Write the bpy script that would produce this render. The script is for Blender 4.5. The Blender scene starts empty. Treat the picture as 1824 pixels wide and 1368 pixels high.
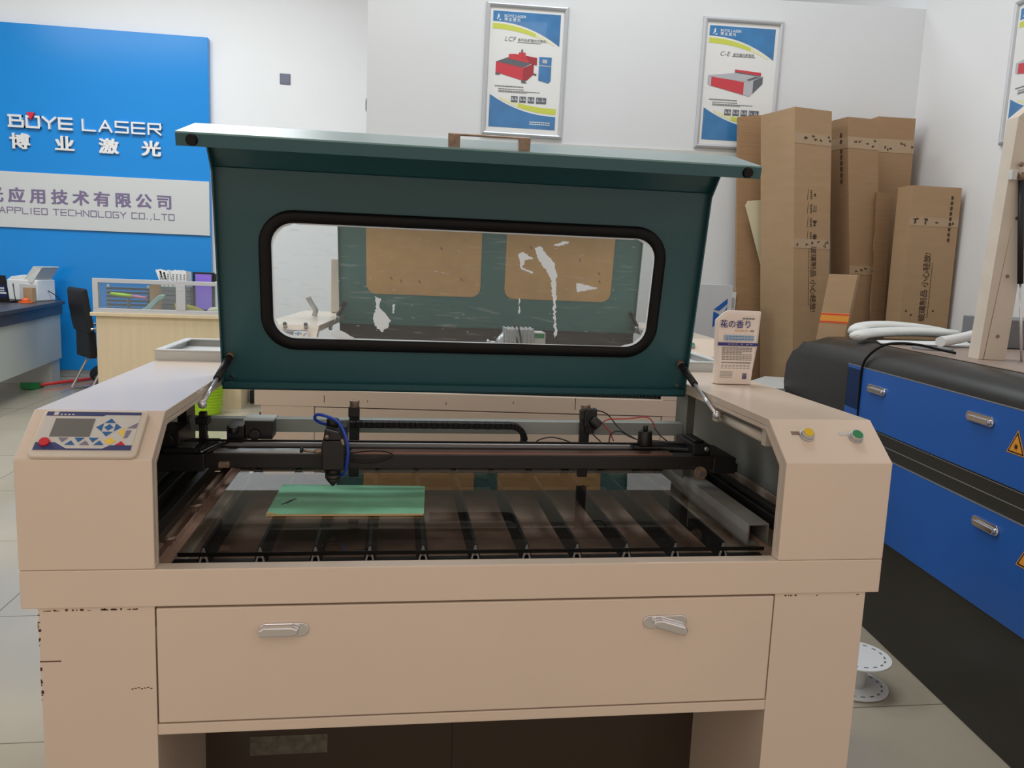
import bpy, bmesh, math, random
from mathutils import Vector, Matrix
random.seed(7)
PI = math.pi
sc = bpy.context.scene
COL = sc.collection

# ------------------------------------------------------------------ camera
cam_d = bpy.data.cameras.new('camera'); cam = bpy.data.objects.new('camera', cam_d); COL.objects.link(cam)
yaw, pitch, roll, FPX = 0.1456, 0.1450, 0.0397, 1439.4
fwd = Vector((math.sin(yaw)*math.cos(pitch), math.cos(yaw)*math.cos(pitch), -math.sin(pitch)))
r0 = Vector((math.cos(yaw), -math.sin(yaw), 0)); u0 = r0.cross(fwd)
rt = r0*math.cos(roll) + u0*math.sin(roll); up = u0*math.cos(roll) - r0*math.sin(roll)
cam.matrix_world = Matrix(((rt.x, up.x, -fwd.x, 0.5916), (rt.y, up.y, -fwd.y, -1.3343), (rt.z, up.z, -fwd.z, 1.2996), (0, 0, 0, 1)))
cam_d.sensor_fit = 'HORIZONTAL'; cam_d.sensor_width = 36.0; cam_d.lens = 36.0*FPX/1824.0
cam_d.clip_start = 0.05; cam_d.clip_end = 60
sc.camera = cam

# ------------------------------------------------------------------ world, lights, exposure
sc.view_settings.view_transform = 'Standard'; sc.view_settings.look = 'None'
sc.view_settings.exposure = 0.0; sc.view_settings.gamma = 1.0
try: sc.view_settings.use_curve_mapping = False
except Exception: pass
w = bpy.data.worlds.new('world'); sc.world = w; w.use_nodes = True
w.node_tree.nodes['Background'].inputs[0].default_value = (1.0, 0.84, 0.73, 1)
w.node_tree.nodes['Background'].inputs[1].default_value = 0.83

def area(name, loc, size, power, col=(1, 1, 1), rot=(0, 0, 0)):
    l = bpy.data.lights.new(name, 'AREA'); l.shape = 'RECTANGLE'; l.size, l.size_y = size
    l.energy = power; l.color = col
    o = bpy.data.objects.new(name, l); COL.objects.link(o); o.location = loc; o.rotation_euler = rot
    return o
area('ceiling_lamp_office', (-1.4, 5.0, 4.5), (2.4, 1.2), 112, (0.92, 0.97, 1.0))
area('ceiling_lamp_middle', (1.3, 2.0, 4.5), (2.4, 0.9), 62, (0.91, 0.965, 1.0))
area('ceiling_lamp_aisle', (-3.4, 2.8, 4.5), (2.4, 1.2), 100, (0.92, 0.97, 1.0))
area('front_fill_light', (0.5, -2.6, 4.3), (2.0, 1.0), 14, (1.0, 0.92, 0.84))  # added fill from the camera side, brightens the open bed

# ------------------------------------------------------------------ materials
def lin(c): 
    c = c/255.0
    return c/12.92 if c <= 0.04045 else ((c+0.055)/1.055)**2.4
def rgb(r, g, b): return (lin(r), lin(g), lin(b), 1)
MATS = {}
def mat(name, col, rough=0.5, metal=0.0, noise=0.0, nscale=6.0, spec=0.5, emit=None, coat=0.0, bump=0.0, bscale=60, stretch=None):
    if name in MATS: return MATS[name]
    m = bpy.data.materials.new(name); m.use_nodes = True; nt = m.node_tree; b = nt.nodes['Principled BSDF']
    c = rgb(*col)
    b.inputs['Base Color'].default_value = c; b.inputs['Roughness'].default_value = rough
    b.inputs['Metallic'].default_value = metal; b.inputs['Specular IOR Level'].default_value = spec
    b.inputs['Coat Weight'].default_value = coat
    if noise > 0 or bump > 0:
        tc = nt.nodes.new('ShaderNodeTexCoord'); mp = nt.nodes.new('ShaderNodeMapping')
        if stretch: mp.inputs['Scale'].default_value = stretch
        nt.links.new(tc.outputs['Object'], mp.inputs['Vector'])
    if noise > 0:
        n = nt.nodes.new('ShaderNodeTexNoise'); n.inputs['Scale'].default_value = nscale; n.inputs['Detail'].default_value = 5
        nt.links.new(mp.outputs['Vector'], n.inputs['Vector'])
        mr = nt.nodes.new('ShaderNodeMapRange'); mr.inputs[1].default_value = 0.3; mr.inputs[2].default_value = 0.7
        mr.inputs[3].default_value = 1-noise; mr.inputs[4].default_value = 1+noise*0.6
        nt.links.new(n.outputs['Fac'], mr.inputs[0])
        mx = nt.nodes.new('ShaderNodeMix'); mx.data_type = 'RGBA'; mx.blend_type = 'MULTIPLY'; mx.inputs[0].default_value = 1
        mx.inputs[6].default_value = c
        nt.links.new(mr.outputs[0], mx.inputs[7]); nt.links.new(mx.outputs[2], b.inputs['Base Color'])
        mr2 = nt.nodes.new('ShaderNodeMapRange'); mr2.inputs[3].default_value = max(0.03, rough-0.06); mr2.inputs[4].default_value = min(1, rough+0.06)
        nt.links.new(n.outputs['Fac'], mr2.inputs[0]); nt.links.new(mr2.outputs[0], b.inputs['Roughness'])
    if bump > 0:
        n2 = nt.nodes.new('ShaderNodeTexNoise'); n2.inputs['Scale'].default_value = bscale; n2.inputs['Detail'].default_value = 4
        nt.links.new(mp.outputs['Vector'], n2.inputs['Vector'])
        bp = nt.nodes.new('ShaderNodeBump'); bp.inputs['Strength'].default_value = bump; bp.inputs['Distance'].default_value = 0.01
        nt.links.new(n2.outputs['Fac'], bp.inputs['Height']); nt.links.new(bp.outputs['Normal'], b.inputs['Normal'])
    if emit:
        b.inputs['Emission Color'].default_value = rgb(*emit[0]); b.inputs['Emission Strength'].default_value = emit[1]
    MATS[name] = m
    return m

def glass_mat(name, ior, tint, rough=0.0, haze=0.0, scratch=0.0):
    m = bpy.data.materials.new(name); m.use_nodes = True; nt = m.node_tree; nt.nodes.clear()
    out = nt.nodes.new('ShaderNodeOutputMaterial'); fr = nt.nodes.new('ShaderNodeFresnel'); fr.inputs[0].default_value = ior
    tr = nt.nodes.new('ShaderNodeBsdfTransparent'); tr.inputs[0].default_value = tint
    gl = nt.nodes.new('ShaderNodeBsdfGlossy'); gl.inputs['Roughness'].default_value = rough
    mx = nt.nodes.new('ShaderNodeMixShader'); ge = nt.nodes.new('ShaderNodeNewGeometry'); iv = nt.nodes.new('ShaderNodeMath'); iv.operation = 'SUBTRACT'; iv.inputs[0].default_value = 1.0
    nt.links.new(ge.outputs['Backfacing'], iv.inputs[1]); mu = nt.nodes.new('ShaderNodeMath'); mu.operation = 'MULTIPLY'
    nt.links.new(fr.outputs[0], mu.inputs[0]); nt.links.new(iv.outputs[0], mu.inputs[1]); nt.links.new(mu.outputs[0], mx.inputs[0]); nt.links.new(tr.outputs[0], mx.inputs[1]); nt.links.new(gl.outputs[0], mx.inputs[2])
    last = mx.outputs[0]
    if haze > 0 or scratch > 0:
        df = nt.nodes.new('ShaderNodeBsdfDiffuse'); df.inputs[0].default_value = (0.8, 0.82, 0.83, 1)
        tc = nt.nodes.new('ShaderNodeTexCoord'); mp = nt.nodes.new('ShaderNodeMapping'); mp.inputs['Scale'].default_value = (9, 60, 60); mp.inputs['Rotation'].default_value = (0, 0.5, 0.3)
        nt.links.new(tc.outputs['Object'], mp.inputs['Vector'])
        n = nt.nodes.new('ShaderNodeTexNoise'); n.inputs['Scale'].default_value = 2.2; n.inputs['Detail'].default_value = 7; nt.links.new(mp.outputs['Vector'], n.inputs['Vector'])
        n2 = nt.nodes.new('ShaderNodeTexNoise'); n2.inputs['Scale'].default_value = 5; n2.inputs['Detail'].default_value = 3; nt.links.new(tc.outputs['Object'], n2.inputs['Vector'])
        a = nt.nodes.new('ShaderNodeMapRange'); a.inputs[1].default_value = 0.60; a.inputs[2].default_value = 0.78; a.inputs[3].default_value = 0; a.inputs[4].default_value = scratch
        nt.links.new(n.outputs['Fac'], a.inputs[0])
        b2 = nt.nodes.new('ShaderNodeMath'); b2.operation = 'MULTIPLY'; nt.links.new(a.outputs[0], b2.inputs[0]); nt.links.new(n2.outputs['Fac'], b2.inputs[1])
        c2 = nt.nodes.new('ShaderNodeMath'); c2.operation = 'ADD'; c2.inputs[1].default_value = haze; nt.links.new(b2.outputs[0], c2.inputs[0])
        m2 = nt.nodes.new('ShaderNodeMixShader'); nt.links.new(c2.outputs[0], m2.inputs[0]); nt.links.new(last, m2.inputs[1]); nt.links.new(df.outputs[0], m2.inputs[2]); last = m2.outputs[0]
    nt.links.new(last, out.inputs['Surface'])
    MATS[name] = m
    return m

def paint_worn(name, col, rust=(98, 62, 44)):
    """beige powder coat with a few rusty chips"""
    m = bpy.data.materials.new(name); m.use_nodes = True; nt = m.node_tree; b = nt.nodes['Principled BSDF']
    b.inputs['Roughness'].default_value = 0.38; b.inputs['Coat Weight'].default_value = 0.6; b.inputs['Coat Roughness'].default_value = 0.18
    tc = nt.nodes.new('ShaderNodeTexCoord')
    n = nt.nodes.new('ShaderNodeTexNoise'); n.inputs['Scale'].default_value = 3; n.inputs['Detail'].default_value = 4; nt.links.new(tc.outputs['Object'], n.inputs['Vector'])
    mr = nt.nodes.new('ShaderNodeMapRange'); mr.inputs[3].default_value = 0.93; mr.inputs[4].default_value = 1.04; nt.links.new(n.outputs['Fac'], mr.inputs[0])
    mx = nt.nodes.new('ShaderNodeMix'); mx.data_type = 'RGBA'; mx.blend_type = 'MULTIPLY'; mx.inputs[0].default_value = 1; mx.inputs[6].default_value = rgb(*col); nt.links.new(mr.outputs[0], mx.inputs[7])
    n2 = nt.nodes.new('ShaderNodeTexNoise'); n2.inputs['Scale'].default_value = 23; n2.inputs['Detail'].default_value = 9; n2.inputs['Roughness'].default_value = 0.7; nt.links.new(tc.outputs['Object'], n2.inputs['Vector'])
    cr = nt.nodes.new('ShaderNodeMapRange'); cr.inputs[1].default_value = 0.735; cr.inputs[2].default_value = 0.75; nt.links.new(n2.outputs['Fac'], cr.inputs[0])
    m3 = nt.nodes.new('ShaderNodeMix'); m3.data_type = 'RGBA'; m3.inputs[7].default_value = rgb(*rust); nt.links.new(cr.outputs[0], m3.inputs[0]); nt.links.new(mx.outputs[2], m3.inputs[6])
    nt.links.new(m3.outputs[2], b.inputs['Base Color'])
    MATS[name] = m
    return m

BEIGE = paint_worn('beige_powder_coat', (224, 206, 188))
BEIGE2 = mat('pale_beige_paint', (214, 203, 188), 0.4, noise=0.06, nscale=9)
RUST = mat('rust_chip', (86, 52, 38), 0.9)
DARKSEAM = mat('dark_seam', (40, 32, 27), 0.8)
TEAL = mat('teal_paint', (33, 82, 88), 0.42, noise=0.05, nscale=4, coat=0.15)
RUBBER = mat('black_rubber', (10, 10, 12), 0.5, spec=0.25)
BLACK = mat('black_metal', (24, 23, 23), 0.42, noise=0.15, nscale=14)
BLACKP = mat('black_plastic', (22, 22, 24), 0.5)
CHROME = mat('chrome', (225, 225, 228), 0.12, 1.0)
TEALN = mat('pale_teal_nose_paint', (96, 146, 146), 0.22, noise=0.04, nscale=4, coat=1.0)  # nose sheet: paler than the lid paint, with a stronger coat
TEALN.node_tree.nodes['Principled BSDF'].inputs['Coat IOR'].default_value = 1.7; TEALN.node_tree.nodes['Principled BSDF'].inputs['Coat Roughness'].default_value = 0.3
TEAL2 = mat('lit_teal_paint', (80, 138, 138), 0.4, noise=0.06, nscale=4)  # lid teal lightened, stands in for brighter light on the far machine
RODM = mat('polished_rod', (226, 226, 230), 0.22, 0.55)
STEEL = mat('brushed_steel', (185, 186, 186), 0.33, 1.0, noise=0.1, nscale=30)
ALU = mat('aluminium', (196, 198, 200), 0.42, 0.75, noise=0.06, nscale=20)
ALUSATIN = mat('satin_aluminium', (196, 198, 202), 0.42, 0.35)
COPPER = mat('reddish_rail_steel', (150, 112, 98), 0.3, 0.9)
BRONZE = mat('worn_bronze_metal', (150, 128, 112), 0.45, 0.6, noise=0.3, nscale=70)
DUST = mat('dusty_tray_metal', (162, 132, 114), 0.7, noise=0.3, nscale=12)
GREYMETAL = mat('grey_green_metal', (150, 156, 152), 0.45, noise=0.08, nscale=8)
LITEMETAL = mat('pale_grey_metal', (205, 207, 205), 0.45, noise=0.05, nscale=8)
WHITE = mat('white_paint', (235, 235, 233), 0.5)
WHITEP = mat('white_plastic', (232, 234, 234), 0.4)
PAPER = mat('white_paper', (232, 233, 232), 0.7)
BLUEHOSE = mat('blue_hose', (36, 70, 178), 0.3)
REDW = mat('red_wire', (178, 44, 40), 0.5)
YELLOWB = mat('yellow_lens', (226, 186, 22), 0.25, coat=0.5)
GREENB = mat('green_lens', (14, 132, 74), 0.25, coat=0.5)
NAVY = mat('navy_print', (52, 58, 112), 0.5)
LCD = mat('lcd_grey', (112, 112, 108), 0.25)
LABELG = mat('panel_label_grey', (206, 202, 196), 0.4)
KBLUE = mat('key_blue', (36, 98, 158), 0.4)
KYEL = mat('key_yellow', (238, 202, 72), 0.4)
KRED = mat('key_red', (206, 34, 44), 0.35)
KPUR = mat('key_grey_violet', (126, 118, 138), 0.5)
SEAFOAM = mat('green_board_paint', (142, 214, 174), 0.55, noise=0.16, nscale=9)
WOOD = mat('raw_wood', (206, 176, 124), 0.7)
CARD = mat('cardboard', (176, 146, 112), 0.8, noise=0.05, nscale=7, stretch=(1, 1, 4))
CARD2 = mat('cardboard_darker', (166, 134, 101), 0.8, noise=0.06, nscale=8, stretch=(1, 1, 12))
CARDIN = mat('cardboard_inner_ribbed', (168, 134, 98), 0.85, noise=0.10, nscale=5, stretch=(1, 1, 26))
TAPE = mat('clear_tape', (180, 155, 126), 0.16)
INK = mat('carton_ink', (74, 56, 44), 0.8)
CREAM = mat('cream_board', (222, 214, 182), 0.7)
KRAFT = mat('brown_protective_paper', (236, 194, 136), 0.75, noise=0.08, nscale=16)  # paper colour raised to imitate the brighter light further back
BLUEP = mat('blue_acrylic', (28, 138, 216), 0.2, spec=0.3)
BLUED = mat('deep_blue_paint', (26, 92, 176), 0.36)
GREYP = mat('sign_grey_band', (205, 207, 206), 0.4)
STEELLET = mat('steel_letter', (238, 240, 242), 0.28, 0.35)
MAUVE = mat('mauve_letter', (122, 108, 142), 0.5)
REDTRI = mat('red_triangle', (214, 30, 60), 0.4)
PBLUE = mat('poster_blue', (58, 128, 186), 0.3, coat=0.5, noise=0.22, nscale=6)
PYEL = mat('poster_yellow_green', (206, 214, 92), 0.4)
PPALE = mat('poster_pale_yellow', (228, 228, 188), 0.4)
PRED = mat('poster_red', (206, 66, 78), 0.4)
PREDD = mat('poster_dark_red', (164, 56, 66), 0.4)
PGREY = mat('poster_grey', (98, 102, 110), 0.5)
PLG = mat('poster_light_grey', (186, 188, 194), 0.5)
PTXT = mat('poster_text_grey', (122, 124, 126), 0.6)
MAPLE = mat('maple_laminate', (216, 196, 162), 0.5, noise=0.05, nscale=3, stretch=(9, 9, 0.7))
DESKW = mat('grey_white_laminate', (186, 190, 184), 0.45)
DARKTOP = mat('dark_desk_laminate', (66, 64, 70), 0.4, noise=0.08, nscale=20)
LEATHER = mat('black_leather', (24, 24, 28), 0.5)
LIME = mat('lime_plastic', (172, 214, 28), 0.4)
ORANGE = mat('orange_plastic', (232, 106, 44), 0.5)
GREENP = mat('green_bristle', (28, 128, 60), 0.7)
REDP = mat('red_handle', (222, 58, 52), 0.4)
SCREEN = mat('violet_screen', (118, 92, 186), 0.3, emit=((124, 96, 190), 0.35))
LAPSCR = mat('laptop_screen', (18, 30, 76), 0.3, emit=((20, 36, 96), 0.25))
OCHRE = mat('ochre_bag', (186, 170, 46), 0.6)
MINT = mat('mint_plastic', (178, 206, 202), 0.5)
GREYD = mat('mid_grey_plastic', (112, 114, 116), 0.5)
POUCHM = mat('cream_foil', (238, 224, 212), 0.3)
INDIGO = mat('indigo_print', (44, 40, 122), 0.4)
SKYP = mat('sky_blue_print', (154, 190, 220), 0.4)
PEACH = mat('peach_print', (232, 190, 162), 0.5)
COWL = mat('black_cowl_paint', (40, 39, 39), 0.36, noise=0.08, nscale=20, bump=0.06, bscale=300)
TAUPE = mat('taupe_deck_paint', (150, 132, 120), 0.4, noise=0.08, nscale=7)
BASEBLK = mat('dark_olive_base_paint', (44, 42, 36), 0.5)
SILVERLINE = mat('silver_pinstripe', (170, 172, 176), 0.3, 0.6)
SIGNY = mat('warning_amber', (232, 156, 52), 0.4)
DARKBED = mat('dark_bed', (44, 44, 48), 0.4, noise=0.2, nscale=16)
def film_mat():
    m = bpy.data.materials.new('white_film_mark'); m.use_nodes = True; nt = m.node_tree; nt.nodes.clear()
    out = nt.nodes.new('ShaderNodeOutputMaterial'); d = nt.nodes.new('ShaderNodeBsdfDiffuse'); d.inputs[0].default_value = (0.9, 0.91, 0.91, 1)
    t = nt.nodes.new('ShaderNodeBsdfTranslucent'); t.inputs[0].default_value = (0.95, 0.95, 0.95, 1); x = nt.nodes.new('ShaderNodeMixShader'); x.inputs[0].default_value = 0.6
    nt.links.new(d.outputs[0], x.inputs[1]); nt.links.new(t.outputs[0], x.inputs[2]); nt.links.new(x.outputs[0], out.inputs[0]); return m
FILM = film_mat()
GLASSBED = glass_mat('bed_glass', 2.2, (0.95, 0.96, 0.955, 1))
GLASSEDGE = mat('dark_glass_edge', (14, 17, 17), 0.15)
PANE = glass_mat('scratched_acrylic', 1.42, (0.93, 0.95, 0.95, 1), haze=0.06, scratch=0.45)
CUBGLASS = glass_mat('cubicle_glass', 1.45, (0.86, 0.9, 0.9, 1), haze=0.06)

# ------------------------------------------------------------------ mesh builder
class MB:
    def __init__(s): s.v = []; s.f = []; s.m = []; s.s = []
    def add(s, vs, fs, mi=0, sm=False):
        o = len(s.v); s.v += [tuple(v) for v in vs]
        for f in fs: s.f.append(tuple(o+i for i in f)); s.m.append(mi); s.s.append(sm)
        return s
    def hexa(s, p, mi=0):   # p: bottom 4 (ccw) + top 4
        return s.add(p, [(3, 2, 1, 0), (4, 5, 6, 7), (0, 1, 5, 4), (1, 2, 6, 5), (2, 3, 7, 6), (3, 0, 4, 7)], mi)
    def box(s, x0, x1, y0, y1, z0, z1, mi=0):
        return s.hexa([(x0, y0, z0), (x1, y0, z0), (x1, y1, z0), (x0, y1, z0), (x0, y0, z1), (x1, y0, z1), (x1, y1, z1), (x0, y1, z1)], mi)
    def obox(s, c, a, b, d, mi=0):   # centre and three half-axes
        c, a, b, d = Vector(c), Vector(a), Vector(b), Vector(d)
        return s.hexa([c-a-b-d, c+a-b-d, c+a+b-d, c-a+b-d, c-a-b+d, c+a-b+d, c+a+b+d, c-a+b+d], mi)
    def prism(s, loop, vec, mi=0, sm=False):
        vec = Vector(vec); n = len(loop); L = [Vector(p) for p in loop]
        s.add(L+[p+vec for p in L], [tuple(reversed(range(n))), tuple(range(n, 2*n))], mi)
        o = len(s.v)-2*n
        for i in range(n):
            j = (i+1) % n
            s.f.append((o+i, o+j, o+n+j, o+n+i)); s.m.append(mi); s.s.append(sm)
        return s
    def poly(s, loop, mi=0): return s.add(loop, [tuple(range(len(loop)))], mi)
    def loft(s, loops, mi=0, sm=True, caps=True):
        n = len(loops[0]); o = len(s.v)
        for L in loops: s.v += [tuple(p) for p in L]
        for k in range(len(loops)-1):
            for i in range(n):
                j = (i+1) % n
                s.f.append((o+k*n+i, o+k*n+j, o+(k+1)*n+j, o+(k+1)*n+i)); s.m.append(mi); s.s.append(sm)
        if caps:
            s.f.append(tuple(reversed(range(o, o+n)))); s.m.append(mi); s.s.append(False)
            e = o+(len(loops)-1)*n; s.f.append(tuple(range(e, e+n))); s.m.append(mi); s.s.append(False)
        return s
    def tube(s, pts, r, n=10, mi=0, flat=None):
        P = [Vector(p) for p in pts]; N = len(P); rr = r if isinstance(r, (list, tuple)) else [r]*N
        t0 = (P[1]-P[0]).normalized(); ref = Vector((0, 0, 1)) if abs(t0.z) < 0.9 else Vector((1, 0, 0))
        nrm = t0.cross(ref).normalized(); loops = []
        for i in range(N):
            t = (P[min(i+1, N-1)]-P[max(i-1, 0)]).normalized()
            nrm = (nrm - t*nrm.dot(t)).normalized(); b = t.cross(nrm)
            fl = flat if flat else 1.0
            loops.append([P[i]+nrm*math.cos(2*PI*k/n)*rr[i]+b*math.sin(2*PI*k/n)*rr[i]*fl for k in range(n)])
        return s.loft(loops, mi)
    def cone(s, p0, p1, r0, r1, n=20, mi=0): return s.tube([p0, p1], [r0, r1], n, mi)
    def sphere(s, c, r, mi=0, n=12, sq=(1, 1, 1)):
        loops = []
        for i in range(1, n):
            a = PI*i/n
            loops.append([(c[0]+r*sq[0]*math.sin(a)*math.cos(2*PI*k/n), c[1]+r*sq[1]*math.sin(a)*math.sin(2*PI*k/n), c[2]-r*sq[2]*math.cos(a)) for k in range(n)])
        return s.loft(loops, mi)
    def text(s, body, size, M, mi=0, ext=0.0005, bold=0.0, shear=0.0, align='LEFT', spacing=1.0, sx=1.0):
        cu = bpy.data.curves.new('txt', 'FONT'); cu.body = body; cu.size = size; cu.extrude = ext; cu.offset = bold*size
        cu.shear = shear; cu.align_x = align; cu.space_character = spacing; cu.resolution_u = 3
        o = bpy.data.objects.new('txt', cu); COL.objects.link(o)
        dg = bpy.context.evaluated_depsgraph_get(); me = bpy.data.meshes.new_from_object(o.evaluated_get(dg))
        Ms = M @ Matrix.Diagonal((sx, 1, 1, 1))
        s.add([Ms @ v.co for v in me.vertices], [tuple(p.vertices) for p in me.polygons], mi)
        bpy.data.meshes.remove(me); bpy.data.objects.remove(o); bpy.data.curves.remove(cu)
        return s
    def build(s, name, mats, parent=None, bevel=0.0, seg=2, shift=None, recalc=True):
        me = bpy.data.meshes.new(name)
        vs = s.v if shift is None else [(v[0]-shift[0], v[1]-shift[1], v[2]-shift[2]) for v in s.v]
        me.from_pydata(vs, [], s.f)
        if not isinstance(mats, (list, tuple)): mats = [mats]
        for m in mats: me.materials.append(m)
        me.polygons.foreach_set('material_index', s.m); me.polygons.foreach_set('use_smooth', s.s)
        if recalc:
            bm = bmesh.new(); bm.from_mesh(me); bmesh.ops.recalc_face_normals(bm, faces=bm.faces); bm.to_mesh(me); bm.free()
        me.update()
        o = bpy.data.objects.new(name, me); COL.objects.link(o)
        if parent: o.parent = parent
        if bevel > 0:
            b = o.modifiers.new('bevel', 'BEVEL'); b.width = bevel; b.segments = seg; b.limit_method = 'ANGLE'; b.angle_limit = math.radians(40)
            b.harden_normals = False
        return o

def plane_matrix(o, ex, ey):
    o, ex, ey = Vector(o), Vector(ex).normalized(), Vector(ey).normalized(); ez = ex.cross(ey)
    return Matrix(((ex.x, ey.x, ez.x, o.x), (ex.y, ey.y, ez.y, o.y), (ex.z, ey.z, ez.z, o.z), (0, 0, 0, 1)))

def thing(name, label, cat, loc=(0, 0, 0), rz=0.0, group=None):
    o = bpy.data.objects.new(name, None); COL.objects.link(o); o.empty_display_size = 0.1
    o.location = loc; o.rotation_euler = (0, 0, rz); o['label'] = label; o['category'] = cat
    if group: o['group'] = group
    return o
def tag(o, label, cat, group=None, loc=None, rz=None):
    o['label'] = label; o['category'] = cat
    if group: o['group'] = group
    if loc: o.location = loc
    if rz is not None: o.rotation_euler = (0, 0, rz)
    return o
def struct(mb, name, m, **k):
    o = mb.build(name, m, **k); o['kind'] = 'structure'; return o

def rrect(w, h, r, n=8):
    """rounded rectangle centred on 0, list of (a, b)"""
    out = []
    for cx, cy, a0 in ((w/2-r, h/2-r, 0), (-w/2+r, h/2-r, 90), (-w/2+r, -h/2+r, 180), (w/2-r, -h/2+r, 270)):
        for k in range(n+1):
            a = math.radians(a0+90*k/n); out.append((cx+r*math.cos(a), cy+r*math.sin(a)))
    return out
def smooth_path(pts, n=8):
    P = [Vector(p) for p in pts]; out = []
    for i in range(len(P)-1):
        p0, p1, p2, p3 = P[max(i-1, 0)], P[i], P[i+1], P[min(i+2, len(P)-1)]
        for k in range(n):
            t = k/n
            out.append(0.5*((2*p1)+(p2-p0)*t+(2*p0-5*p1+4*p2-p3)*t*t+(3*p1-p0-3*p2+p3)*t**3))
    out.append(P[-1]); return out

# ------------------------------------------------------------------ room
PSI = math.radians(-4.5)
W1 = Vector((math.cos(PSI), math.sin(PSI), 0)); W2 = Vector((-math.sin(PSI), math.cos(PSI), 0))
FW0 = Vector((0.400, 3.616, 0))                      # left end of the low front wall
# floor: pale polished tiles
fm = bpy.data.materials.new('polished_floor_tile'); fm.use_nodes = True; nt = fm.node_tree; b = nt.nodes['Principled BSDF']
tc = nt.nodes.new('ShaderNodeTexCoord'); br = nt.nodes.new('ShaderNodeTexBrick'); br.offset = 0; br.squash = 1
br.inputs['Color1'].default_value = rgb(182, 173, 155); br.inputs['Color2'].default_value = rgb(178, 169, 151); br.inputs['Mortar'].default_value = rgb(120, 112, 98)
br.inputs['Scale'].default_value = 1.0; br.inputs['Mortar Size'].default_value = 0.0025; br.inputs['Brick Width'].default_value = 0.8; br.inputs['Row Height'].default_value = 0.8
nz = nt.nodes.new('ShaderNodeTexNoise'); nz.inputs['Scale'].default_value = 2.5; nz.inputs['Detail'].default_value = 6
mx = nt.nodes.new('ShaderNodeMix'); mx.data_type = 'RGBA'; mx.blend_type = 'MULTIPLY'; mx.inputs[0].default_value = 0.18
nt.links.new(tc.outputs['Object'], br.inputs['Vector']); nt.links.new(tc.outputs['Object'], nz.inputs['Vector'])
nt.links.new(br.outputs['Color'], mx.inputs[6]); nt.links.new(nz.outputs['Fac'], mx.inputs[7]); nt.links.new(mx.outputs[2], b.inputs['Base Color'])
b.inputs['Roughness'].default_value = 0.12
struct(MB().box(-7, 5, -4, 8.2, -0.1, 0), 'floor', fm)
WALLM = mat('white_wall_paint', (236, 237, 238), 0.7, noise=0.02, nscale=2)
WALLG = mat('cool_white_wall_paint', (224, 227, 229), 0.7, noise=0.02, nscale=2)
# far wall
struct(MB().box(-7, 5, 7.45, 7.6, 0, 4.7), 'wall_back', WALLM)
# low front wall with the posters (about 2.9 m high) and its return
p = [FW0, FW0+W1*3.29, FW0+W1*3.29+W2*0.3, FW0+W2*0.3]
struct(MB().hexa([Vector((q.x, q.y, 0)) for q in p]+[Vector((q.x, q.y, 2.905+0.0)) for q in p][:4]), 'wall_middle', WALLG)
rw = FW0+W1*3.29
p = [rw-W2*6.0, rw-W2*6.0+W1*0.15, rw+W2*4.3+W1*0.15, rw+W2*4.3]
struct(MB().hexa([Vector((q.x, q.y, 0)) for q in p]+[Vector((q.x, q.y, 4.7)) for q in p]), 'wall_right', WALLM)
struct(MB().box(-7.1, -6.9, -4, 7.6, 0, 4.7), 'wall_left', WALLM)
struct(MB().box(-7.1, 5, -4, 8.2, 4.7, 4.8), 'ceiling', WALLM)
struct(MB().box(-3.3, -1.35, 7.435, 7.45, 0, 0.07), 'baseboard_back', WHITE)
# blue lower half of the back wall belongs to the company sign panel below
a0 = FW0+W1*1.08-W2*0.012
tr = MB(); 
q0 = FW0+W1*0.02; q1 = FW0+W1*3.28
tr.hexa([Vector((q0.x, q0.y, 2.0))-W2*0.008, Vector((q1.x, q1.y, 2.0))-W2*0.008, Vector((q1.x, q1.y, 2.0)), Vector((q0.x, q0.y, 2.0)),
         Vector((q0.x, q0.y, 2.024))-W2*0.008, Vector((q1.x, q1.y, 2.024))-W2*0.008, Vector((q1.x, q1.y, 2.024)), Vector((q0.x, q0.y, 2.024))])
struct(tr, 'trim_1', LITEMETAL)

# ------------------------------------------------------------------ laser cutters (two of one family)
SL = math.hypot(0.0842, 0.0649)
SD = Vector((0, 0.0842, 0.0649))/SL      # up the sloped face
SN = Vector((0, -0.0649, 0.0842))/SL     # its outward normal
def slope_pt(x, t, h=0.0): return Vector((x, 0, 0.968))+SD*t+SN*h

def handle_grip(parent, cx, y, cz, tilt, pl):
    """recessed chrome pull: back plate and a lever"""
    m = MB(); L = [(cx+a, y, cz+c) for a, c in rrect(0.082, 0.024, 0.0118, 6)]
    m.prism(L, (0, -0.004, 0))
    h = m.build('handle', CHROME, parent, bevel=0.001)
    g = MB(); s = 1 if tilt >= 0 else -1
    c, n = math.cos(tilt), math.sin(tilt)
    pts = [(-0.036, -0.008), (0.018, -0.008), (0.028, -0.004), (0.028, 0.006), (0.016, 0.010), (-0.030, 0.010), (-0.038, 0.004)]
    if pl: pts = [(-a, bb) for a, bb in pts]
    g.prism([(cx+(-0.003 if not pl else 0.004)+a*c+bb*n, y-0.004, cz-(0.0 if tilt == 0 else 0.006)-a*n+bb*c) for a, bb in pts], (0, -0.012, 0))
    g.build('lever', CHROME, h, bevel=0.003, seg=3)
    return h

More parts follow.
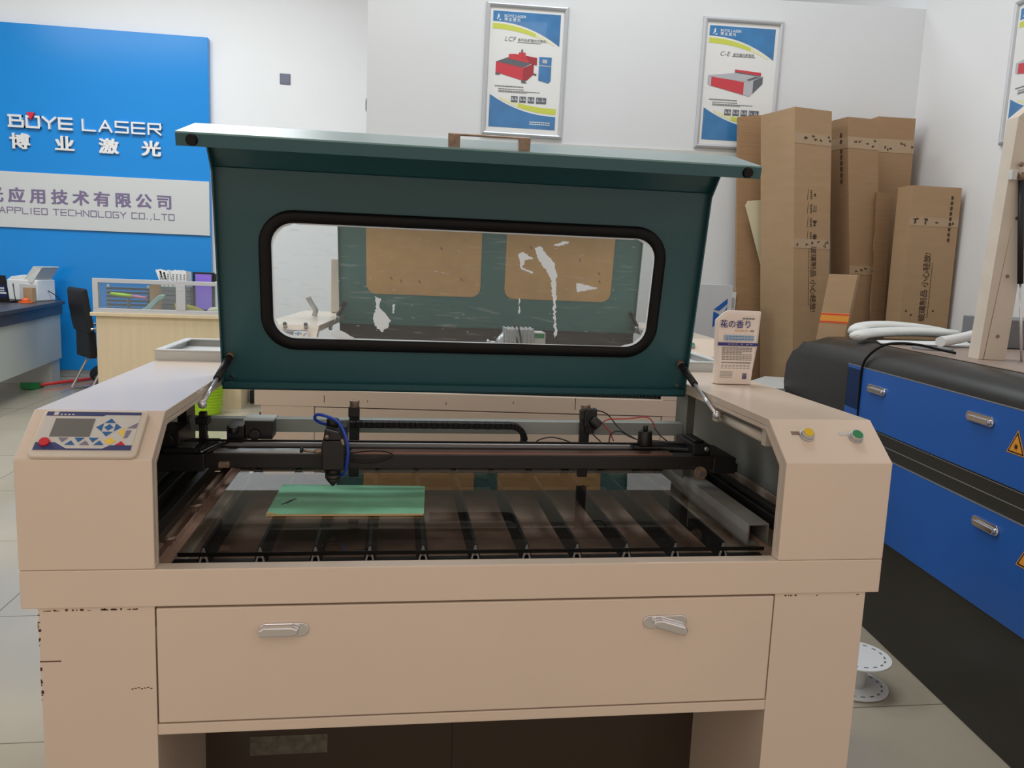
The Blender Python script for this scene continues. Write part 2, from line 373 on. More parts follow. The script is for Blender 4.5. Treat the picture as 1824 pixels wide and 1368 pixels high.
def make_base(root, W, cab, D, small=False):
    e = 0.0245
    for x0, x1, ins in ((e, cab-0.003, 0), (W-cab+0.003, W-e, 1)):
        m = MB().box(x0, x1, 0.004, D-0.02, 0.0, 0.719)
        if not small:   # rusty chips along the arrises
            for k in range(34):
                xx = x0+0.004+(x1-x0-0.012)*random.random(); ww = random.uniform(0.001, 0.006)
                if x0 > 1 and random.random() < 0.85: continue
                m.box(xx, xx+ww, 0.0034, 0.0045, 0.7135, 0.7135+random.uniform(0.0005, 0.0035), 1)
            if x0 < 0.5:
                for k in range(18):
                    zz = 0.55+0.165*random.random()
                    m.box(x0-0.0006, x0+random.uniform(0.0005, 0.004), 0.0034, 0.0045, zz, zz+random.uniform(0.001, 0.006), 1)
                m.box(x0, x0+0.032, 0.0034, 0.0045, 0.626, 0.628, 1)
                for k in range(7): m.box(x0+0.14+k*0.005, x0+0.1435+k*0.005, 0.0034, 0.0045, 0.573+0.001*(k % 3), 0.5745+0.001*(k % 3), 1)
        m.build('base_column', [BEIGE, RUST], root, bevel=0.0025)
    MB().box(cab-0.003, W-cab+0.003, 0.004, 0.05, 0.488, 0.508).build('cross_rail', BEIGE, root, bevel=0.002)
    MB().box(cab-0.003, W-cab+0.003, D-0.08, D-0.02, 0.5, 0.716).build('cross_rail', BEIGE, root, bevel=0.002)
    lp_ = MB().box(cab-0.003, W-cab+0.003, 0.34, 0.36, 0.0, 0.488).box(cab+0.525, cab+0.527, 0.3392, 0.34, 0.0, 0.488, 1)  # added dark sheet standing in for the shaded space under the machine
    if not small: lp_.box(0.296, 0.46, 0.339, 0.34, 0.228, 0.272, 2)  # pale patch paints a reflection into the dark sheet
    lp_.build('shade_panel', [mat('dark_brown_shade_gloss', (62, 52, 42), 0.16), DARKSEAM, mat('grey_reflection_patch', (104, 100, 88), 0.5, noise=0.4, nscale=60)], root)
    d = MB().box(cab, W-cab, 0.0015, 0.02, 0.5115, 0.7155).build('access_door', BEIGE, root, bevel=0.002)
    r = MB().box(0, W, 0.0, 0.030, 0.7195, 0.784)
    r.box(0, 0.012, 0.03, D, 0.7195, 0.784).box(W-0.012, W, 0.03, D, 0.7195, 0.784).box(0.012, W-0.012, D-0.02, D, 0.7195, 0.784)
    if small:
        for xx, zz, hh in ((0.27, 0.735, 0.03), (0.75, 0.74, 0.012), (1.27, 0.735, 0.047), (1.02, 0.752, 0.01), (0.44, 0.742, 0.008)): r.box(xx, xx+0.003, -0.0006, 0.001, zz, zz+hh, 1)
    r.build('front_rim', [BEIGE, RUST], root, bevel=0.002)
    t = MB().box(0.012, W-0.012, 0.03, D-0.02, 0.672, 0.684)
    t.box(cab-0.05, cab-0.04, 0.03, D-0.02, 0.684, 0.755).box(W-cab+0.05, W-cab+0.06, 0.03, D-0.02, 0.684, 0.755)
    t.build('bed_tray', DUST if not small else DARKBED, root)
    MB().box(0.012, W-0.012, 0.72, D-0.02, 0.772, 0.784).build('rear_deck', LITEMETAL, root)
    return d

def make_cabinet(root, x0, x1, inner_right, D, yb):
    """sheet metal hood: front, slope and top; outer side closed, inner side open with a folded edge"""
    prof = [(0, 0.7845), (0, 0.968), (0.0842, 1.0329), (D, 1.0329)]
    t = 0.016
    inn = [(t, 0.7845), (t, 0.961), (0.0842+0.006, 1.0329-t), (D, 1.0329-t)]
    m = MB()
    loop = prof+inn[::-1]
    m.prism([(x0, y, z) for y, z in loop], (x1-x0, 0, 0))
    xo0, xo1 = (x0, x0+0.006) if inner_right else (x1-0.006, x1)
    m.prism([(xo0+0.0005, y, z) for y, z in [(t-0.002, 0.7845), (t-0.002, 0.963), (0.0842+0.004, 1.0329-t+0.002), (D-0.001, 1.0329-t+0.002), (D-0.001, 0.7845)]], (xo1-xo0-0.001, 0, 0))
    xi = x1 if inner_right else x0
    s = -1 if inner_right else 1
    lip = [(t, 0.7845), (t+0.012, 0.7845), (t+0.012, 0.956), (0.094, 1.008), (D, 1.008), (D, 1.0329-t), (0.0842+0.006, 1.0329-t), (t, 0.961)]
    m.prism([(xi, y, z) for y, z in lip], (s*0.004, 0, 0))
    xl = x0+0.0072 if inner_right else x1-0.0092
    MB().box(xl, xl+0.002, 0.10, D-0.02, 0.786, 1.012).build('inner_liner', GREYMETAL, root)
    c = m.build('side_cabinet', BEIGE, root, bevel=0.0018)
    return c

LIDA = math.radians(79.8)
def lid_frame(yh, zh):
    d = Vector((0, -math.cos(LIDA), math.sin(LIDA))); n = Vector((0, -math.sin(LIDA), -math.cos(LIDA)))
    return lambda x, u, w: Vector((x, yh, zh))+d*u+n*w

def ring_panel(m, P, x0, x1, u0, u1, hole, w0, w1, mi=0):
    """rectangular sheet with one rounded hole: hole=(cx,cu,w,h,r)"""
    cx, cu, hw, hh, r = hole; n = 8; inn = [(cx+a, cu+bb) for a, bb in rrect(hw, hh, r, n)]; outp = []
    corners = [(x1, u1), (x0, u1), (x0, u0), (x1, u0)]
    for k in range(4):
        for j in range(n+1):
            a, bb = inn[k*(n+1)+j]; X, U = corners[k]
            first = j < n/2
            if j == n//2: outp.append((X, U))
            elif (first and k % 2 == 0) or (not first and k % 2 == 1): outp.append((X, bb))
            else: outp.append((a, U))
    N = len(inn)
    vs = [P(a, u, w0) for a, u in inn]+[P(a, u, w0) for a, u in outp]+[P(a, u, w1) for a, u in inn]+[P(a, u, w1) for a, u in outp]
    fs = []
    for i in range(N):
        j = (i+1) % N
        fs += [(i, j, N+j, N+i), (2*N+i, 3*N+i, 3*N+j, 2*N+j), (i, 2*N+i, 2*N+j, j), (N+i, N+j, 3*N+j, 3*N+i)]
    m.add(vs, fs, mi)

def make_lid(root, x0, x1, yh, zh, hole=None, paint=None):
    P = lid_frame(yh, zh); m = MB(); L = 0.482; T = 0.003
    ca, cb = math.radians(37.6), 0.106
    pb = (L, 0.0); ps = (L+cb*math.cos(ca), cb*math.sin(ca)); pv = (ps[0]-0.011, ps[1]+0.156)      # (u, w) corner points
    def sheet(p, q, xa, xb, th=T, mi=0):
        du, dw = q[0]-p[0], q[1]-p[1]; l = math.hypot(du, dw); nu, nw = dw/l*th, -du/l*th
        m.hexa([P(xa, *p), P(xb, *p), P(xb, p[0]+nu, p[1]+nw), P(xa, p[0]+nu, p[1]+nw), P(xa, *q), P(xb, *q), P(xb, q[0]+nu, q[1]+nw), P(xa, q[0]+nu, q[1]+nw)], mi)
    if hole: ring_panel(m, P, x0, x1, 0, L, hole, 0, T)
    else: sheet((0, 0), pb, x0, x1)
    sheet(pb, ps, x0, x1)
    ov = 0.016
    sheet(ps, pv, x0-ov, x1+ov, T, 1)
    # front return of the nose
    m.hexa([P(x0-ov, pv[0], pv[1]), P(x1+ov, pv[0], pv[1]), P(x1+ov, pv[0], pv[1]-0.004), P(x0-ov, pv[0], pv[1]-0.004),
            P(x0-ov, pv[0]-0.022, pv[1]), P(x1+ov, pv[0]-0.022, pv[1]), P(x1+ov, pv[0]-0.022, pv[1]-0.004), P(x0-ov, pv[0]-0.022, pv[1]-0.004)])
    # side returns and bottom fold
    prof = [(0, 0), (L, 0), ps, (ps[0]-0.012, ps[1]+0.01), (L-0.008, 0.022), (0, 0.022)]
    for xx in (x0, x1-0.003): m.prism([P(xx, *q) for q in prof], (0.003, 0, 0))
    m.hexa([P(x0, 0, 0.003), P(x1, 0, 0.003), P(x1, 0, 0.022), P(x0, 0, 0.022), P(x0, 0.004, 0.003), P(x1, 0.004, 0.003), P(x1, 0.004, 0.022), P(x0, 0.004, 0.022)])
    m.hexa([P(x0, 0.0, 0.018), P(x1, 0.0, 0.018), P(x1, 0.0, 0.022), P(x0, 0.0, 0.022), P(x0, 0.017, 0.018), P(x1, 0.017, 0.018), P(x1, 0.017, 0.022), P(x0, 0.017, 0.022)])
    lid = m.build('lid', [paint or TEAL, TEALN], root)
    for s, xx in ((1, x0+0.012), (-1, x1-0.012)):
        c = P(xx, pv[0]-0.011, pv[1])
        MB().cone(c, P(xx, pv[0]-0.011, pv[1]+0.007), 0.011, 0.009, 16).build('rubber_bumper', RUBBER, lid)
        b = P(xx+s*0.006, 0.024, 0.003)
        MB().cone(b, b+(P(0, 0, 1)-P(0, 0, 0))*0.006, 0.004, 0.004, 10).build('bolt', CHROME, lid)
    return lid, P, pv

def gas_spring(root, a, b, r=0.008, f=0.5):
    a, b = Vector(a), Vector(b); mid = a.lerp(b, f)
    m = MB().cone(a, mid, r, r, 14); m.sphere(a, 0.010, 1)
    m.cone(a.lerp(b, 0.12), a.lerp(b, 0.14), r*1.15, r*1.15, 14)
    m.sphere(a+Vector((0, 0.008, 0.004)), 0.008, 1)
    g = m.build('gas_spring', [BLACKP, BRONZE], root)
    MB().cone(mid, b, 0.0042, 0.0042, 12).sphere(b, 0.009).build('piston_rod', RODM, g)
    return g

def control_panel(root, x0, t0, wd, ht, full=True):
    """membrane keypad on the sloped face: x0,t0 lower left corner of the frame"""
    sx, st = wd/0.163, ht/0.0995
    def Q(x, t, h=0.0): return slope_pt(x0+(x-0.021)*sx, t0+t*st, h)
    def pg(m, pts, h, mi): m.prism([Q(x, t, h) for x, t in pts], SN*0.0004, mi)
    m = MB(); cx, ct = 0.1025, 0.0497
    m.prism([Q(cx+a, ct+c, 0.0005) for a, c in rrect(0.163, 0.0995, 0.010, 5)], SN*0.007)
    cp = m.build('control_panel', BEIGE2, root, bevel=0.002)
    k = MB()
    pg(k, [(0.0268, 0.0134), (0.1735, 0.0134), (0.1735, 0.0944), (0.0268, 0.0944)], 0.0076, 0)
    pg(k, [(0.0268, 0.0858), (0.115, 0.0858), (0.119, 0.0885), (0.1735, 0.0885), (0.1735, 0.0944), (0.0268, 0.0944)], 0.0081, 1)
    pg(k, [(0.0268, 0.0134), (0.1735, 0.0134), (0.1735, 0.0235), (0.140, 0.0235), (0.13, 0.0165), (0.075, 0.0165), (0.056, 0.029), (0.0268, 0.029)], 0.0081, 1)
    cxd, ctd, r = 0.1293, 0.0615, 0.0195
    for ang in range(4):
        c, s = math.cos(ang*PI/2), math.sin(ang*PI/2); tri = [(r, 0), (r*0.48, r*0.44), (r*0.48, -r*0.44)]
        pg(k, [(cxd+a*c-d*s, ctd+(a*s+d*c)) for a, d in tri], 0.0081, 2)
    pg(k, [(cxd-0.007, ctd), (cxd, ctd-0.007), (cxd+0.007, ctd), (cxd, ctd+0.007)], 0.0081, 2)
    pg(k, [(0.146, 0.052), (0.1545, 0.0605), (0.1565, 0.0395)], 0.0081, 3)
    pg(k, [(0.158, 0.060), (0.1725, 0.072), (0.1725, 0.060)], 0.0081, 4); pg(k, [(0.158, 0.055), (0.166, 0.055), (0.163, 0.040), (0.1575, 0.038)], 0.0081, 4)
    pg(k, [(0.128, 0.034), (0.138, 0.039), (0.147, 0.033), (0.138, 0.0245)], 0.0081, 3)
    pg(k, [(0.147, 0.0235), (0.1555, 0.032), (0.163, 0.0235)], 0.0085, 5)
    for i, (xx, up) in enumerate(((0.066, 0), (0.079, 1), (0.0905, 0), (0.101, 1), (0.112, 0), (0.1225, 1))):
        s = 1 if up else -1
        y0 = 0.024 if up else 0.0385
        pg(k, [(xx-0.0075, y0), (xx+0.0075, y0), (xx, y0+s*0.009)], 0.0085, 2 if i % 3 else 4)
    for i in range(4): pg(k, [(0.048+i*0.006, 0.0872), (0.0515+i*0.006, 0.0872), (0.0515+i*0.006, 0.0893), (0.048+i*0.006, 0.0893)], 0.0085, 0)
    pg(k, [(0.038, 0.0866), (0.045, 0.0866), (0.045, 0.0936), (0.038, 0.0936)], 0.0085, 0)
    k.build('keypad', [LABELG, NAVY, KBLUE, KYEL, KPUR, KRED], cp)
    s = MB(); pg(s, [(0.0437, 0.0412), (0.1045, 0.0412), (0.1045, 0.0797), (0.0437, 0.0797)], 0.0082, 0); s.build('screen', LCD, cp)
    if full:
        rb = MB(); rb.cone(Q(0.0406, 0.0284, 0.0076), Q(0.0406, 0.0284, 0.0125), 0.0085, 0.0075, 20); rb.build('stop_button', KRED, cp)
    return cp

def push_button(root, x, t, lens, name, r=0.0125):
    m = MB().cone(slope_pt(x, t, 0), slope_pt(x, t, 0.004), r*1.1, r*1.1, 24).cone(slope_pt(x, t, 0.004), slope_pt(x, t, 0.0115), r, r*0.96, 24)
    b = m.build('push_button', ALU, root, bevel=0.0008); b['label'] = name
    MB().cone(slope_pt(x, t, 0.0115), slope_pt(x, t, 0.013), r*0.80, r*0.72, 24).build('button_lens', lens, b)

# ---- the near machine
NEAR = thing('laser_cutter', 'beige laser cutter in the foreground with raised teal lid and windowed hood', 'laser cutter')
W = 1.5; CAB = 0.2075; D = 0.90
door = make_base(NEAR, W, CAB, D)
handle_grip(door, 0.4135, 0.0015, 0.6745, 0.0, False)
handle_grip(door, 1.085, 0.0015, 0.672, 0.30, True)
make_cabinet(NEAR, 0.0, CAB, True, 1.08, 0)
make_cabinet(NEAR, W-CAB, W, False, 1.08, 0)
control_panel(NEAR, 0.021, 0.0, 0.163, 0.0995)
push_button(NEAR, 1.3535, 0.064, YELLOWB, 'push button with yellow lens')
push_button(NEAR, 1.450, 0.0605, GREENB, 'push button with green lens')
for xx, m_ in ((1.3335, BRONZE), (1.4285, LITEMETAL)):
    q = MB(); q.prism([slope_pt(xx+a, 0.071+c, 0.0002) for a, c in ((-0.008, -0.004), (0.008, -0.004), (0.008, 0.004), (-0.008, 0.004))], SN*0.0005)
    q.build('name_tab', m_, NEAR)
HOLE = (0.7505, 0.2485, 0.878, 0.278, 0.062)
lid, LP, pv = make_lid(NEAR, 0.2095, 1.2905, 0.55, 1.005, HOLE)
# rubber window seal
prof = [(-0.004, -0.001), (-0.004, 0.006), (0.002, 0.009), (0.015, 0.009), (0.0225, 0.005), (0.0225, -0.001)]
m = MB(); loops = []
base = rrect(0.908, 0.309, 0.075, 8)
for i, (a, c) in enumerate(base):
    k = i//9; cc = [(0.454-0.075, 0.1545-0.075), (-0.454+0.075, 0.1545-0.075), (-0.454+0.075, -0.1545+0.075), (0.454-0.075, -0.1545+0.075)][k]
    dx, dy = (a-cc[0])/0.075, (c-cc[1])/0.075
    loops.append([LP(0.7505+a-dx*(o+0.004), 0.2465+c-dy*(o+0.004), 0.003+h) for o, h in prof])
loops.append(loops[0]); m.loft(loops, 0, True, caps=False); m.build('window_seal', RUBBER, lid)
# scratched clear pane with dried white marks and a peeling film edge
m = MB(); L = [(0.7505+a, 0.2465+c) for a, c in rrect(0.872, 0.272, 0.058, 8)]
m.prism([LP(a, c, 0.004) for a, c in L], LP(0, 0, 1)*0.0+(LP(0, 0, 0.003)-LP(0, 0, 0)), 0)
rr = random.Random(3)
inn = rrect(0.850, 0.256, 0.055, 8); N = len(L)
vs = [LP(a, c, 0.0078) for a, c in L]+[LP(0.7505+a*(1-0.004*rr.random()), 0.2465+c*(1-0.03*rr.random()), 0.0078) for a, c in inn]
m.add(vs, [(i, (i+1) % N, N+(i+1) % N, N+i) for i in range(N)], 1)
marks = [
 [(0.544, 0.22), (0.557, 0.216), (0.554, 0.197), (0.57, 0.178), (0.579, 0.165), (0.573, 0.149), (0.56, 0.138), (0.545, 0.153), (0.54, 0.174), (0.547, 0.193)],
 [(0.898, 0.344), (0.91, 0.348), (0.929, 0.326), (0.946, 0.308), (0.952, 0.282), (0.958, 0.19), (0.965, 0.143), (0.959, 0.136), (0.953, 0.19), (0.941, 0.269), (0.927, 0.294), (0.908, 0.316)],
 [(0.861, 0.327), (0.87, 0.333), (0.895, 0.319), (0.878, 0.314), (0.873, 0.298), (0.899, 0.288), (0.897, 0.284), (0.868, 0.294), (0.865, 0.312)],
 [(0.999, 0.268), (1.055, 0.257), (1.001, 0.246)], [(0.867, 0.227), (0.872, 0.227), (0.873, 0.19), (0.87, 0.192)],
 [(0.445, 0.132), (0.466, 0.141), (0.51, 0.118), (0.485, 0.115), (0.46, 0.119)], [(0.94, 0.352), (0.965, 0.362), (0.974, 0.359), (0.953, 0.349)],
 [(0.584, 0.203), (0.588, 0.203), (0.587, 0.184), (0.583, 0.183)]]
for poly in marks:   # ragged outline
    out = []
    for i in range(len(poly)):
        a, c = Vector(poly[i]), Vector(poly[(i+1) % len(poly)]); n_ = max(2, int((c-a).length/0.004))
        for k in range(n_):
            q = a.lerp(c, k/n_); out.append((q.x+rr.uniform(-0.0022, 0.0022), q.y+rr.uniform(-0.0014, 0.0014)))
    m.prism([LP(a, c, 0.0076) for a, c in out], LP(0, 0, 0.0004)-LP(0, 0, 0), 1)
for k in range(40):
    a, c = rr.uniform(0.36, 1.14), rr.uniform(0.13, 0.36); l = rr.uniform(0.002, 0.009); an = rr.choice((0, 0.1, -0.2, 1.5))
    m.prism([LP(a, c, 0.0076), LP(a+l*math.cos(an), c+l*math.sin(an), 0.0076), LP(a+l*math.cos(an), c+l*math.sin(an)+0.0004, 0.0076), LP(a, c+0.0005, 0.0076)], LP(0, 0, 0.0003)-LP(0, 0, 0), 1)
m.build('window_pane', [PANE, FILM], lid)
# handle on the nose of the lid
pw = pv[1]-0.030; out_ = (LP(0, 1, 0)-LP(0, 0, 0)); fw_ = LP(0, 0, 1)-LP(0, 0, 0)
m = MB()
for xa in (0.695, 0.8305):
    m.obox(LP(xa, pv[0]+0.0145, pw), (0.0112, 0, 0), fw_*0.010, out_*0.0135)
m.obox(LP(0.76275, pv[0]+0.0265, pw), (0.079, 0, 0), fw_*0.010, out_*0.0022)
m.build('lid_handle', BRONZE, lid, bevel=0.002)
gas_spring(NEAR, (0.2265, 0.528, 1.075), (0.213, 0.322, 1.003))
gas_spring(NEAR, (1.2735, 0.526, 1.080), (1.287, 0.318, 0.996), f=0.42)
# rear rail, posts, tube housing, side wing
MB().box(0.115, 1.34, 0.60, 0.63, 0.889, 0.921).build('rear_rail', GREYMETAL, NEAR, bevel=0.0015)
for xx in (0.100, 1.317): MB().box(xx, xx+0.02, 0.575, 0.655, 0.7845, 1.016).build('corner_post', BLACK if xx < 1 else mat('dull_olive_grey_steel', (104, 106, 98), 0.5), NEAR)
m = MB().box(0.0, 1.5, 0.765, 0.771, 0.976, 1.056).box(0.0, 1.5, 1.064, 1.07, 0.932, 1.056).box(0.0, 0.006, 0.771, 1.064, 0.985, 1.056).box(1.494, 1.5, 0.771, 1.064, 0.985, 1.056)
m.box(0.006, 1.494, 0.771, 1.064, 1.034, 1.040)
m.hexa([(0.0, 0.766, 0.974), (1.5, 0.766, 0.974), (1.5, 1.069, 0.930), (0, 1.069, 0.930), (0.0, 0.766, 0.980), (1.5, 0.766, 0.980), (1.5, 1.069, 0.936), (0, 1.069, 0.936)])
m.box(-0.001, 1.501, 0.764, 0.785, 1.056, 1.060).box(-0.001, 1.501, 1.05, 1.071, 1.056, 1.060).box(-0.001, 0.02, 0.785, 1.05, 1.056, 1.060).box(1.48, 1.501, 0.785, 1.05, 1.056, 1.060)
m.build('tube_housing', LITEMETAL, NEAR, bevel=0.001)
# gantry
g = MB().box(0.10, 1.368, 0.40, 0.44, 0.852, 0.884).build('gantry_beam', BLACK, NEAR, bevel=0.002)
MB().box(0.215, 0.47, 0.403, 0.437, 0.8842, 0.8875).build('guide_strip', STEEL, g)
MB().box(0.50, 1.225, 0.403, 0.437, 0.8842, 0.8875).build('guide_strip', COPPER, g)
m = MB().box(0.20, 1.325, 0.485, 0.515, 0.866, 0.879).box(0.20, 1.325, 0.490, 0.510, 0.879, 0.888, 1)
m.build('linear_rail', [BLACK, RODM], g, bevel=0.001)
for zz, yy in ((0.867, 0.462), (0.894, 0.470)): MB().box(0.18, 1.33, yy, yy+0.006, zz, zz+0.004).build('drive_belt', RUBBER, g)
m = MB().box(1.276, 1.318, 0.41, 0.53, 0.884, 0.909); m.cone((1.305, 0.408, 0.900), (1.305, 0.400, 0.900), 0.006, 0.006, 14, 1); m.box(1.285, 1.31, 0.43, 0.51, 0.909, 0.914)
m.build('pulley_block', [BLACK, STEEL], g, bevel=0.003)
m = MB().box(1.318, 1.372, 0.388, 0.52, 0.846, 0.8835); m.box(1.372, 1.383, 0.40, 0.44, 0.846, 0.866)
m.build('end_block', BLACK, g, bevel=0.002)
m = MB().cone((1.290, 0.390, 0.846), (1.290, 0.3995, 0.846), 0.015, 0.015, 20); m.cone((1.290, 0.386, 0.846), (1.290, 0.390, 0.846), 0.005, 0.005, 12, 1)
m.build('guide_wheel', [BRONZE, STEEL], g)
m = MB().box(0.262, 0.322, 0.50, 0.56, 0.893, 0.934); m.box(0.258, 0.326, 0.497, 0.563, 0.934, 0.938, 1)
m.box(0.225, 0.262, 0.49, 0.55, 0.885, 0.925); m.cone((0.285, 0.485, 0.905), (0.285, 0.50, 0.905), 0.012, 0.012, 16); m.cone((0.242, 0.478, 0.912), (0.242, 0.478, 0.925), 0.011, 0.010, 14)
m.build('stepper_motor', [BLACK, GREYMETAL], g, bevel=0.002)
m = MB().box(0.075, 0.20, 0.385, 0.55, 0.848, 0.884); m.box(0.115, 0.19, 0.40, 0.50, 0.884, 0.893); m.box(0.14, 0.175, 0.41, 0.455, 0.893, 0.896, 1)
m.box(0.085, 0.14, 0.43, 0.53, 0.884, 0.925); m.cone((0.112, 0.425, 0.905), (0.112, 0.43, 0.905), 0.016, 0.016, 20)
for i in range(3): m.obox((0.193+0.012*i, 0.44, 0.889), (0.003, 0, 0), (0.012, 0.05, 0), (0, 0, 0.002), 1 if i == 1 else 0)
m.build('carriage_plate', [BLACK, STEEL], g, bevel=0.0015)
m = MB().box(0.228, 0.25, 0.385, 0.3995, 0.856, 0.868); m.cone((0.248, 0.382, 0.864), (0.248, 0.385, 0.864), 0.003, 0.003, 10)
m.build('limit_tab', BRONZE, g, bevel=0.001)
m = MB().cone((1.178, 0.47, 0.893), (1.178, 0.47, 0.928), 0.018, 0.016, 18).cone((1.178, 0.47, 0.928), (1.178, 0.47, 0.94), 0.006, 0.006, 12).box(1.15, 1.21, 0.45, 0.50, 0.886, 0.893)
m.obox((1.225, 0.47, 0.893), (0.05, 0.0, -0.004), (0, 0.006, 0), (0, 0, 0.004)); m.obox((1.245, 0.455, 0.888), (0.05, -0.012, 0.0), (0, 0.007, 0), (0, 0, 0.004)); m.obox((1.255, 0.50, 0.892), (0.05, -0.012, 0.0), (0, 0.007, 0), (0, 0, 0.004))
m.build('belt_tensioner', BLACK, g, bevel=0.002)
# laser head
h = MB()
h.box(0.444, 0.490, 0.345, 0.399, 0.862, 0.925)
h.prism([(0.446, 0.347, 0.925), (0.488, 0.347, 0.925), (0.478, 0.347, 0.943), (0.450, 0.347, 0.950)], (0, 0.046, 0))
h.box(0.450, 0.492, 0.40, 0.46, 0.888, 0.945); h.cone((0.462, 0.40, 0.945), (0.462, 0.40, 0.962), 0.013, 0.013, 16)
h.cone((0.455, 0.343, 0.934), (0.455, 0.330, 0.936), 0.005, 0.004, 12, 1); h.cone((0.484, 0.345, 0.928), (0.489, 0.335, 0.918), 0.004, 0.003, 10, 1)
h.cone((0.444, 0.36, 0.900), (0.428, 0.36, 0.898), 0.006, 0.006, 12, 1); h.cone((0.428, 0.36, 0.898), (0.405, 0.36, 0.901), 0.003, 0.003, 10, 1); h.cone((0.405, 0.36, 0.901), (0.398, 0.36, 0.902), 0.006, 0.006, 10, 0)
head = h.build('laser_head', [BLACK, BRONZE], NEAR, bevel=0.0025)
n = MB().cone((0.465, 0.372, 0.862), (0.465, 0.372, 0.846), 0.0165, 0.0165, 22).cone((0.465, 0.372, 0.846), (0.465, 0.372, 0.843), 0.015, 0.015, 22, 1).cone((0.465, 0.372, 0.843), (0.465, 0.372, 0.838), 0.0165, 0.0155, 22).cone((0.465, 0.372, 0.838), (0.465, 0.372, 0.822), 0.0155, 0.003, 22)
n.cone((0.448, 0.372, 0.853), (0.442, 0.372, 0.853), 0.003, 0.003, 10, 1)
n.build('nozzle', [BLACK, BRONZE], head)
hp = smooth_path([(0.461, 0.41, 0.944), (0.437, 0.40, 0.952), (0.4255, 0.39, 0.963), (0.431, 0.385, 0.973), (0.455, 0.375, 0.970), (0.478, 0.365, 0.958), (0.4935, 0.35, 0.929), (0.4975, 0.345, 0.900), (0.494, 0.348, 0.868), (0.489, 0.358, 0.850), (0.480, 0.370, 0.846)], 6)
MB().tube(hp, 0.0034, 10).build('air_hose', BLUEHOSE, head)
hp = smooth_path([(0.49, 0.395, 0.885), (0.53, 0.39, 0.8925), (0.57, 0.39, 0.893), (0.59, 0.385, 0.886), (0.57, 0.385, 0.874), (0.53, 0.385, 0.868), (0.495, 0.388, 0.874)], 6)
MB().tube(hp, 0.0013, 8).build('loop_wire', RUBBER, head)
# cable chain as one flat U-shaped band made of links
cc = [(0.49+0.38*i/30, 0.9185) for i in range(31)]
cc += [(0.87+0.034*math.sin(a), 0.885+0.0335*math.cos(a)) for a in [PI*k/12 for k in range(1, 12)]]
cc += [(0.87-0.19*i/14, 0.8515) for i in range(15)]
m = MB()
for i in range(len(cc)-1):
    a, c = Vector((cc[i][0], 0.56, cc[i][1])), Vector((cc[i+1][0], 0.56, cc[i+1][1])); t = (c-a); 
    nrm = Vector((-t.z, 0, t.x)).normalized()
    m.obox((a+c)/2, t*0.50, (0, 0.014, 0), nrm*(0.0075 if i % 2 else 0.0071))
m.build('cable_chain', RUBBER, NEAR, bevel=0.0015)
# mirror posts
for xx, tp in ((0.498, 0.966), (1.060, 0.964)):
    m = MB().box(xx-0.012, xx+0.012, 0.585, 0.5995, 0.784, 0.95).box(xx-0.014, xx+0.012, 0.58, 0.597, 0.93, 0.955)
    m.cone((xx, 0.59, 0.952), (xx, 0.59, tp+0.004), 0.011, 0.012, 14, 1)
    if xx > 1:
        m.box(xx-0.004, xx+0.026, 0.572, 0.59, 0.915, 0.96); m.cone((xx+0.012, 0.57, 0.935), (xx+0.03, 0.565, 0.918), 0.012, 0.014, 14); m.box(xx, xx+0.022, 0.575, 0.585, 0.898, 0.915)
    m.build('mirror_mount', [BLACK, BRONZE], NEAR, bevel=0.002)
m = MB().box(0.166, 0.182, 0.49, 0.506, 0.884, 0.955).box(0.160, 0.188, 0.484, 0.512, 0.928, 0.944)
m.build('spring_bracket', BLACK, NEAR, bevel=0.002)
# wires behind the beam
wr = [(BLACKP, 'black_wire', [(1.17, 0.48, 0.90), (1.14, 0.55, 0.915), (1.11, 0.57, 0.948), (1.08, 0.57, 0.955), (1.062, 0.565, 0.935), (1.07, 0.56, 0.905), (1.09, 0.54, 0.885)]),
      (BLACKP, 'black_wire', [(1.19, 0.48, 0.895), (1.16, 0.53, 0.90), (1.135, 0.54, 0.912), (1.115, 0.54, 0.905), (1.108, 0.53, 0.885)]),
      (REDW, 'red_wire', [(1.125, 0.55, 0.885), (1.115, 0.56, 0.908), (1.10, 0.565, 0.925), (1.115, 0.565, 0.936), (1.16, 0.565, 0.938), (1.205, 0.56, 0.944), (1.22, 0.55, 0.935), (1.225, 0.545, 0.92)]),
      (BLACKP, 'black_wire', [(1.225, 0.545, 0.92), (1.235, 0.53, 0.905), (1.255, 0.51, 0.89), (1.275, 0.50, 0.885)]),
      (BLACKP, 'black_wire', [(0.93, 0.56, 0.872), (0.94, 0.555, 0.885), (0.97, 0.555, 0.892), (1.0, 0.55, 0.887), (1.02, 0.545, 0.88)]),
      (BLACKP, 'black_wire', [(1.065, 0.54, 0.872), (1.075, 0.535, 0.858), (1.10, 0.53, 0.855), (1.115, 0.53, 0.872)])]
for m_, nm, pts in wr: MB().tube(smooth_path(pts, 6), 0.0016, 8).build(nm, m_, NEAR)
